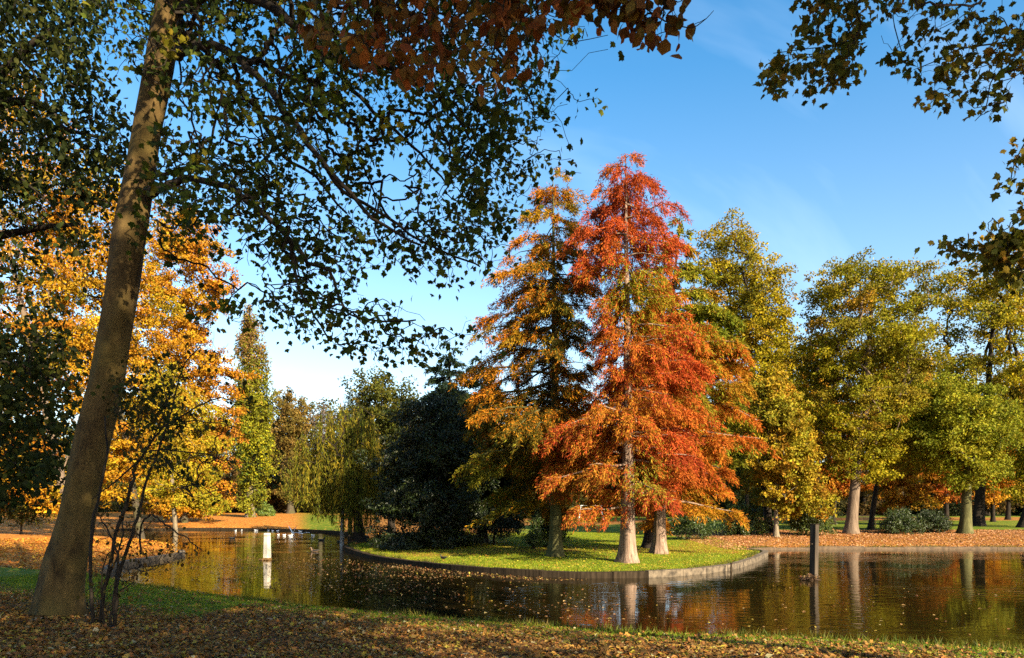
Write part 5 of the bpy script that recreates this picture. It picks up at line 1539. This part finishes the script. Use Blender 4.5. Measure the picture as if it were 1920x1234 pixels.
def flying_gull(name, label, p, rz, up):
    root = empty(name, p, label, 'bird', 'gulls on the wing over the pond')
    root.rotation_euler.z = rz
    prof = [(-0.24, 0.004), (-0.17, 0.03), (-0.05, 0.06), (0.06, 0.06), (0.13, 0.042), (0.17, 0.04), (0.20, 0.02), (0.24, 0.004)]
    G = Geo(); G.tube([(a, 0, 0) for a, r in prof], [r for a, r in prof], 10); G.build('body', FEATHER_W, root, smooth=True).location = (0, 0, 0)
    for sy in (-1, 1):
        V = []
        for t, c in ((0.04, 0.17), (0.3, 0.15), (0.5, 0.10), (0.68, 0.02)):
            zz = up * t + (0.06 * math.sin(t * 4)); yy = sy * t * math.sqrt(max(0.05, 1 - up * up * 0.6))
            V += [(0.08 - 0.12 * t, yy, zz + 0.012), (0.08 - 0.12 * t - c, yy, zz), (0.06 - 0.12 * t - c * 0.4, yy, zz - 0.012)]
        fc = []
        for i in range(3):
            for a in range(3):
                fc.append((3 * i + a, 3 * i + (a + 1) % 3, 3 * i + 3 + (a + 1) % 3, 3 * i + 3 + a))
        fc += [(2, 1, 0), (9, 10, 11)]
        G = Geo(); G.faces(V, fc); G.build('wing', FEATHER_W, root).location = (0, 0, 0)
flying_gull('gull', 'gull flapping with raised wings just above the water', pt(549, 1000, 66), 1.2, 0.95)
flying_gull('gull', 'gull gliding low over the water with wings spread', pt(566, 1001, 64), 1.7, 0.12)

x, y = on_water(590, 1034.5); bird('duck', 'dark duck swimming alone between white post and point', x, y, -0.03, 3.0, 0.5, FEATHER_B, FEATHER_D)
x, y = on_water(603, 1013.5); bird('duck', 'dark duck trailing a ripple near the birch trunk', x, y, -0.03, 0.1, 0.5, FEATHER_D, FEATHER_D)
x, y = on_water(638, 1016); bird('coot', 'small dark coot leading the ripple beside the birch trunk', x, y, -0.03, 0.1, 0.4, FEATHER_D, FEATHER_D)
x, y = on_water(436, 1010); bird('duck', 'small dark duck far out left of the white post', x, y, -0.03, 0.3, 0.5, FEATHER_D, FEATHER_D)
p = on_ground(831, 30.6); bird('moorhen', 'small black moorhen standing on the sunny lawn edge', p[0], p[1], p[2], 2.6, 0.32, FEATHER_D, FEATHER_D, standing=True)
p = on_ground(346, 37.6); bird('duck', 'brown duck standing at the tip of the left kerb', p[0] - 0.15, p[1], p[2], 0.4, 0.5, FEATHER_B, FEATHER_B, standing=True, neck=1.4)

# ------------------------------------------------------------------ far walker in blue
def person():
    b = on_ground(628, 128)
    root = empty('person', b, 'far walker in a blue jacket and pale trousers on the lawn behind the willow', 'person')
    SK = plain_mat('skin', (0.5, 0.32, 0.24), 0.6, 0.05); BL = plain_mat('blue_jacket', (0.03, 0.09, 0.42), 0.8, 0.1); HR = plain_mat('brown_hair', (0.06, 0.035, 0.02), 0.7, 0.2)
    PA = plain_mat('pale_trousers', (0.45, 0.42, 0.38), 0.8, 0.1)
    def skin(name, vs, es, rs, m, lv=2):
        me = bpy.data.meshes.new(name); me.from_pydata(vs, es, []); me.update()
        o = bpy.data.objects.new(name, me); COL.objects.link(o); o.parent = root
        me.materials.append(m)
        md = o.modifiers.new('skin', 'SKIN')
        for v, r in zip(me.skin_vertices[0].data, rs): v.radius = r
        me.skin_vertices[0].data[0].use_root = True
        sd = o.modifiers.new('sub', 'SUBSURF'); sd.levels = lv; sd.render_levels = lv
        return o
    V = [(0, 0, 0.95), (0, 0, 1.2), (0, 0, 1.42), (0, -0.01, 1.52), (0, -0.03, 1.62), (0, -0.03, 1.72), (-0.1, 0, 0.9), (-0.11, -0.14, 0.5), (-0.11, -0.05, 0.08), (-0.11, -0.2, 0.03), (0.1, 0, 0.9), (0.11, 0.1, 0.5), (0.11, 0.28, 0.12), (0.11, 0.16, 0.03),
         (-0.2, 0, 1.4), (-0.26, 0.08, 1.13), (-0.25, 0.0, 0.88), (-0.25, -0.03, 0.8), (0.2, 0, 1.4), (0.26, -0.08, 1.13), (0.25, -0.16, 0.9), (0.25, -0.2, 0.82)]
    E = [(0, 1), (1, 2), (2, 3), (3, 4), (4, 5), (0, 6), (6, 7), (7, 8), (8, 9), (0, 10), (10, 11), (11, 12), (12, 13), (2, 14), (14, 15), (15, 16), (16, 17), (2, 18), (18, 19), (19, 20), (20, 21)]
    R = [(.13, .1), (.13, .1), (.13, .1), (.055, .055), (.085, .095), (.075, .085), (.09, .09), (.065, .065), (.045, .045), (.04, .03), (.09, .09), (.065, .065), (.045, .045), (.04, .03), (.055, .055), (.045, .045), (.035, .035), (.03, .03), (.055, .055), (.045, .045), (.035, .035), (.03, .03)]
    skin('body', V, E, R, SK)
    J = [V[0], V[1], V[2], V[14], V[15], V[16], V[18], V[19], V[20]]
    skin('jacket', J, [(0, 1), (1, 2), (2, 3), (3, 4), (4, 5), (2, 6), (6, 7), (7, 8)], [(.17, .13), (.17, .13), (.17, .12), (.075, .075), (.065, .065), (.05, .05), (.075, .075), (.065, .065), (.05, .05)], BL)
    T = [V[0], V[6], V[7], V[8], V[10], V[11], V[12]]
    skin('trousers', T, [(0, 1), (1, 2), (2, 3), (0, 4), (4, 5), (5, 6)], [(.145, .115), (.105, .105), (.08, .08), (.065, .065), (.105, .105), (.08, .08), (.065, .065)], PA)
    skin('hair', [(0, 0.01, 1.66), (0, -0.01, 1.74)], [(0, 1)], [(.09, .1), (.085, .095)], HR)
person()
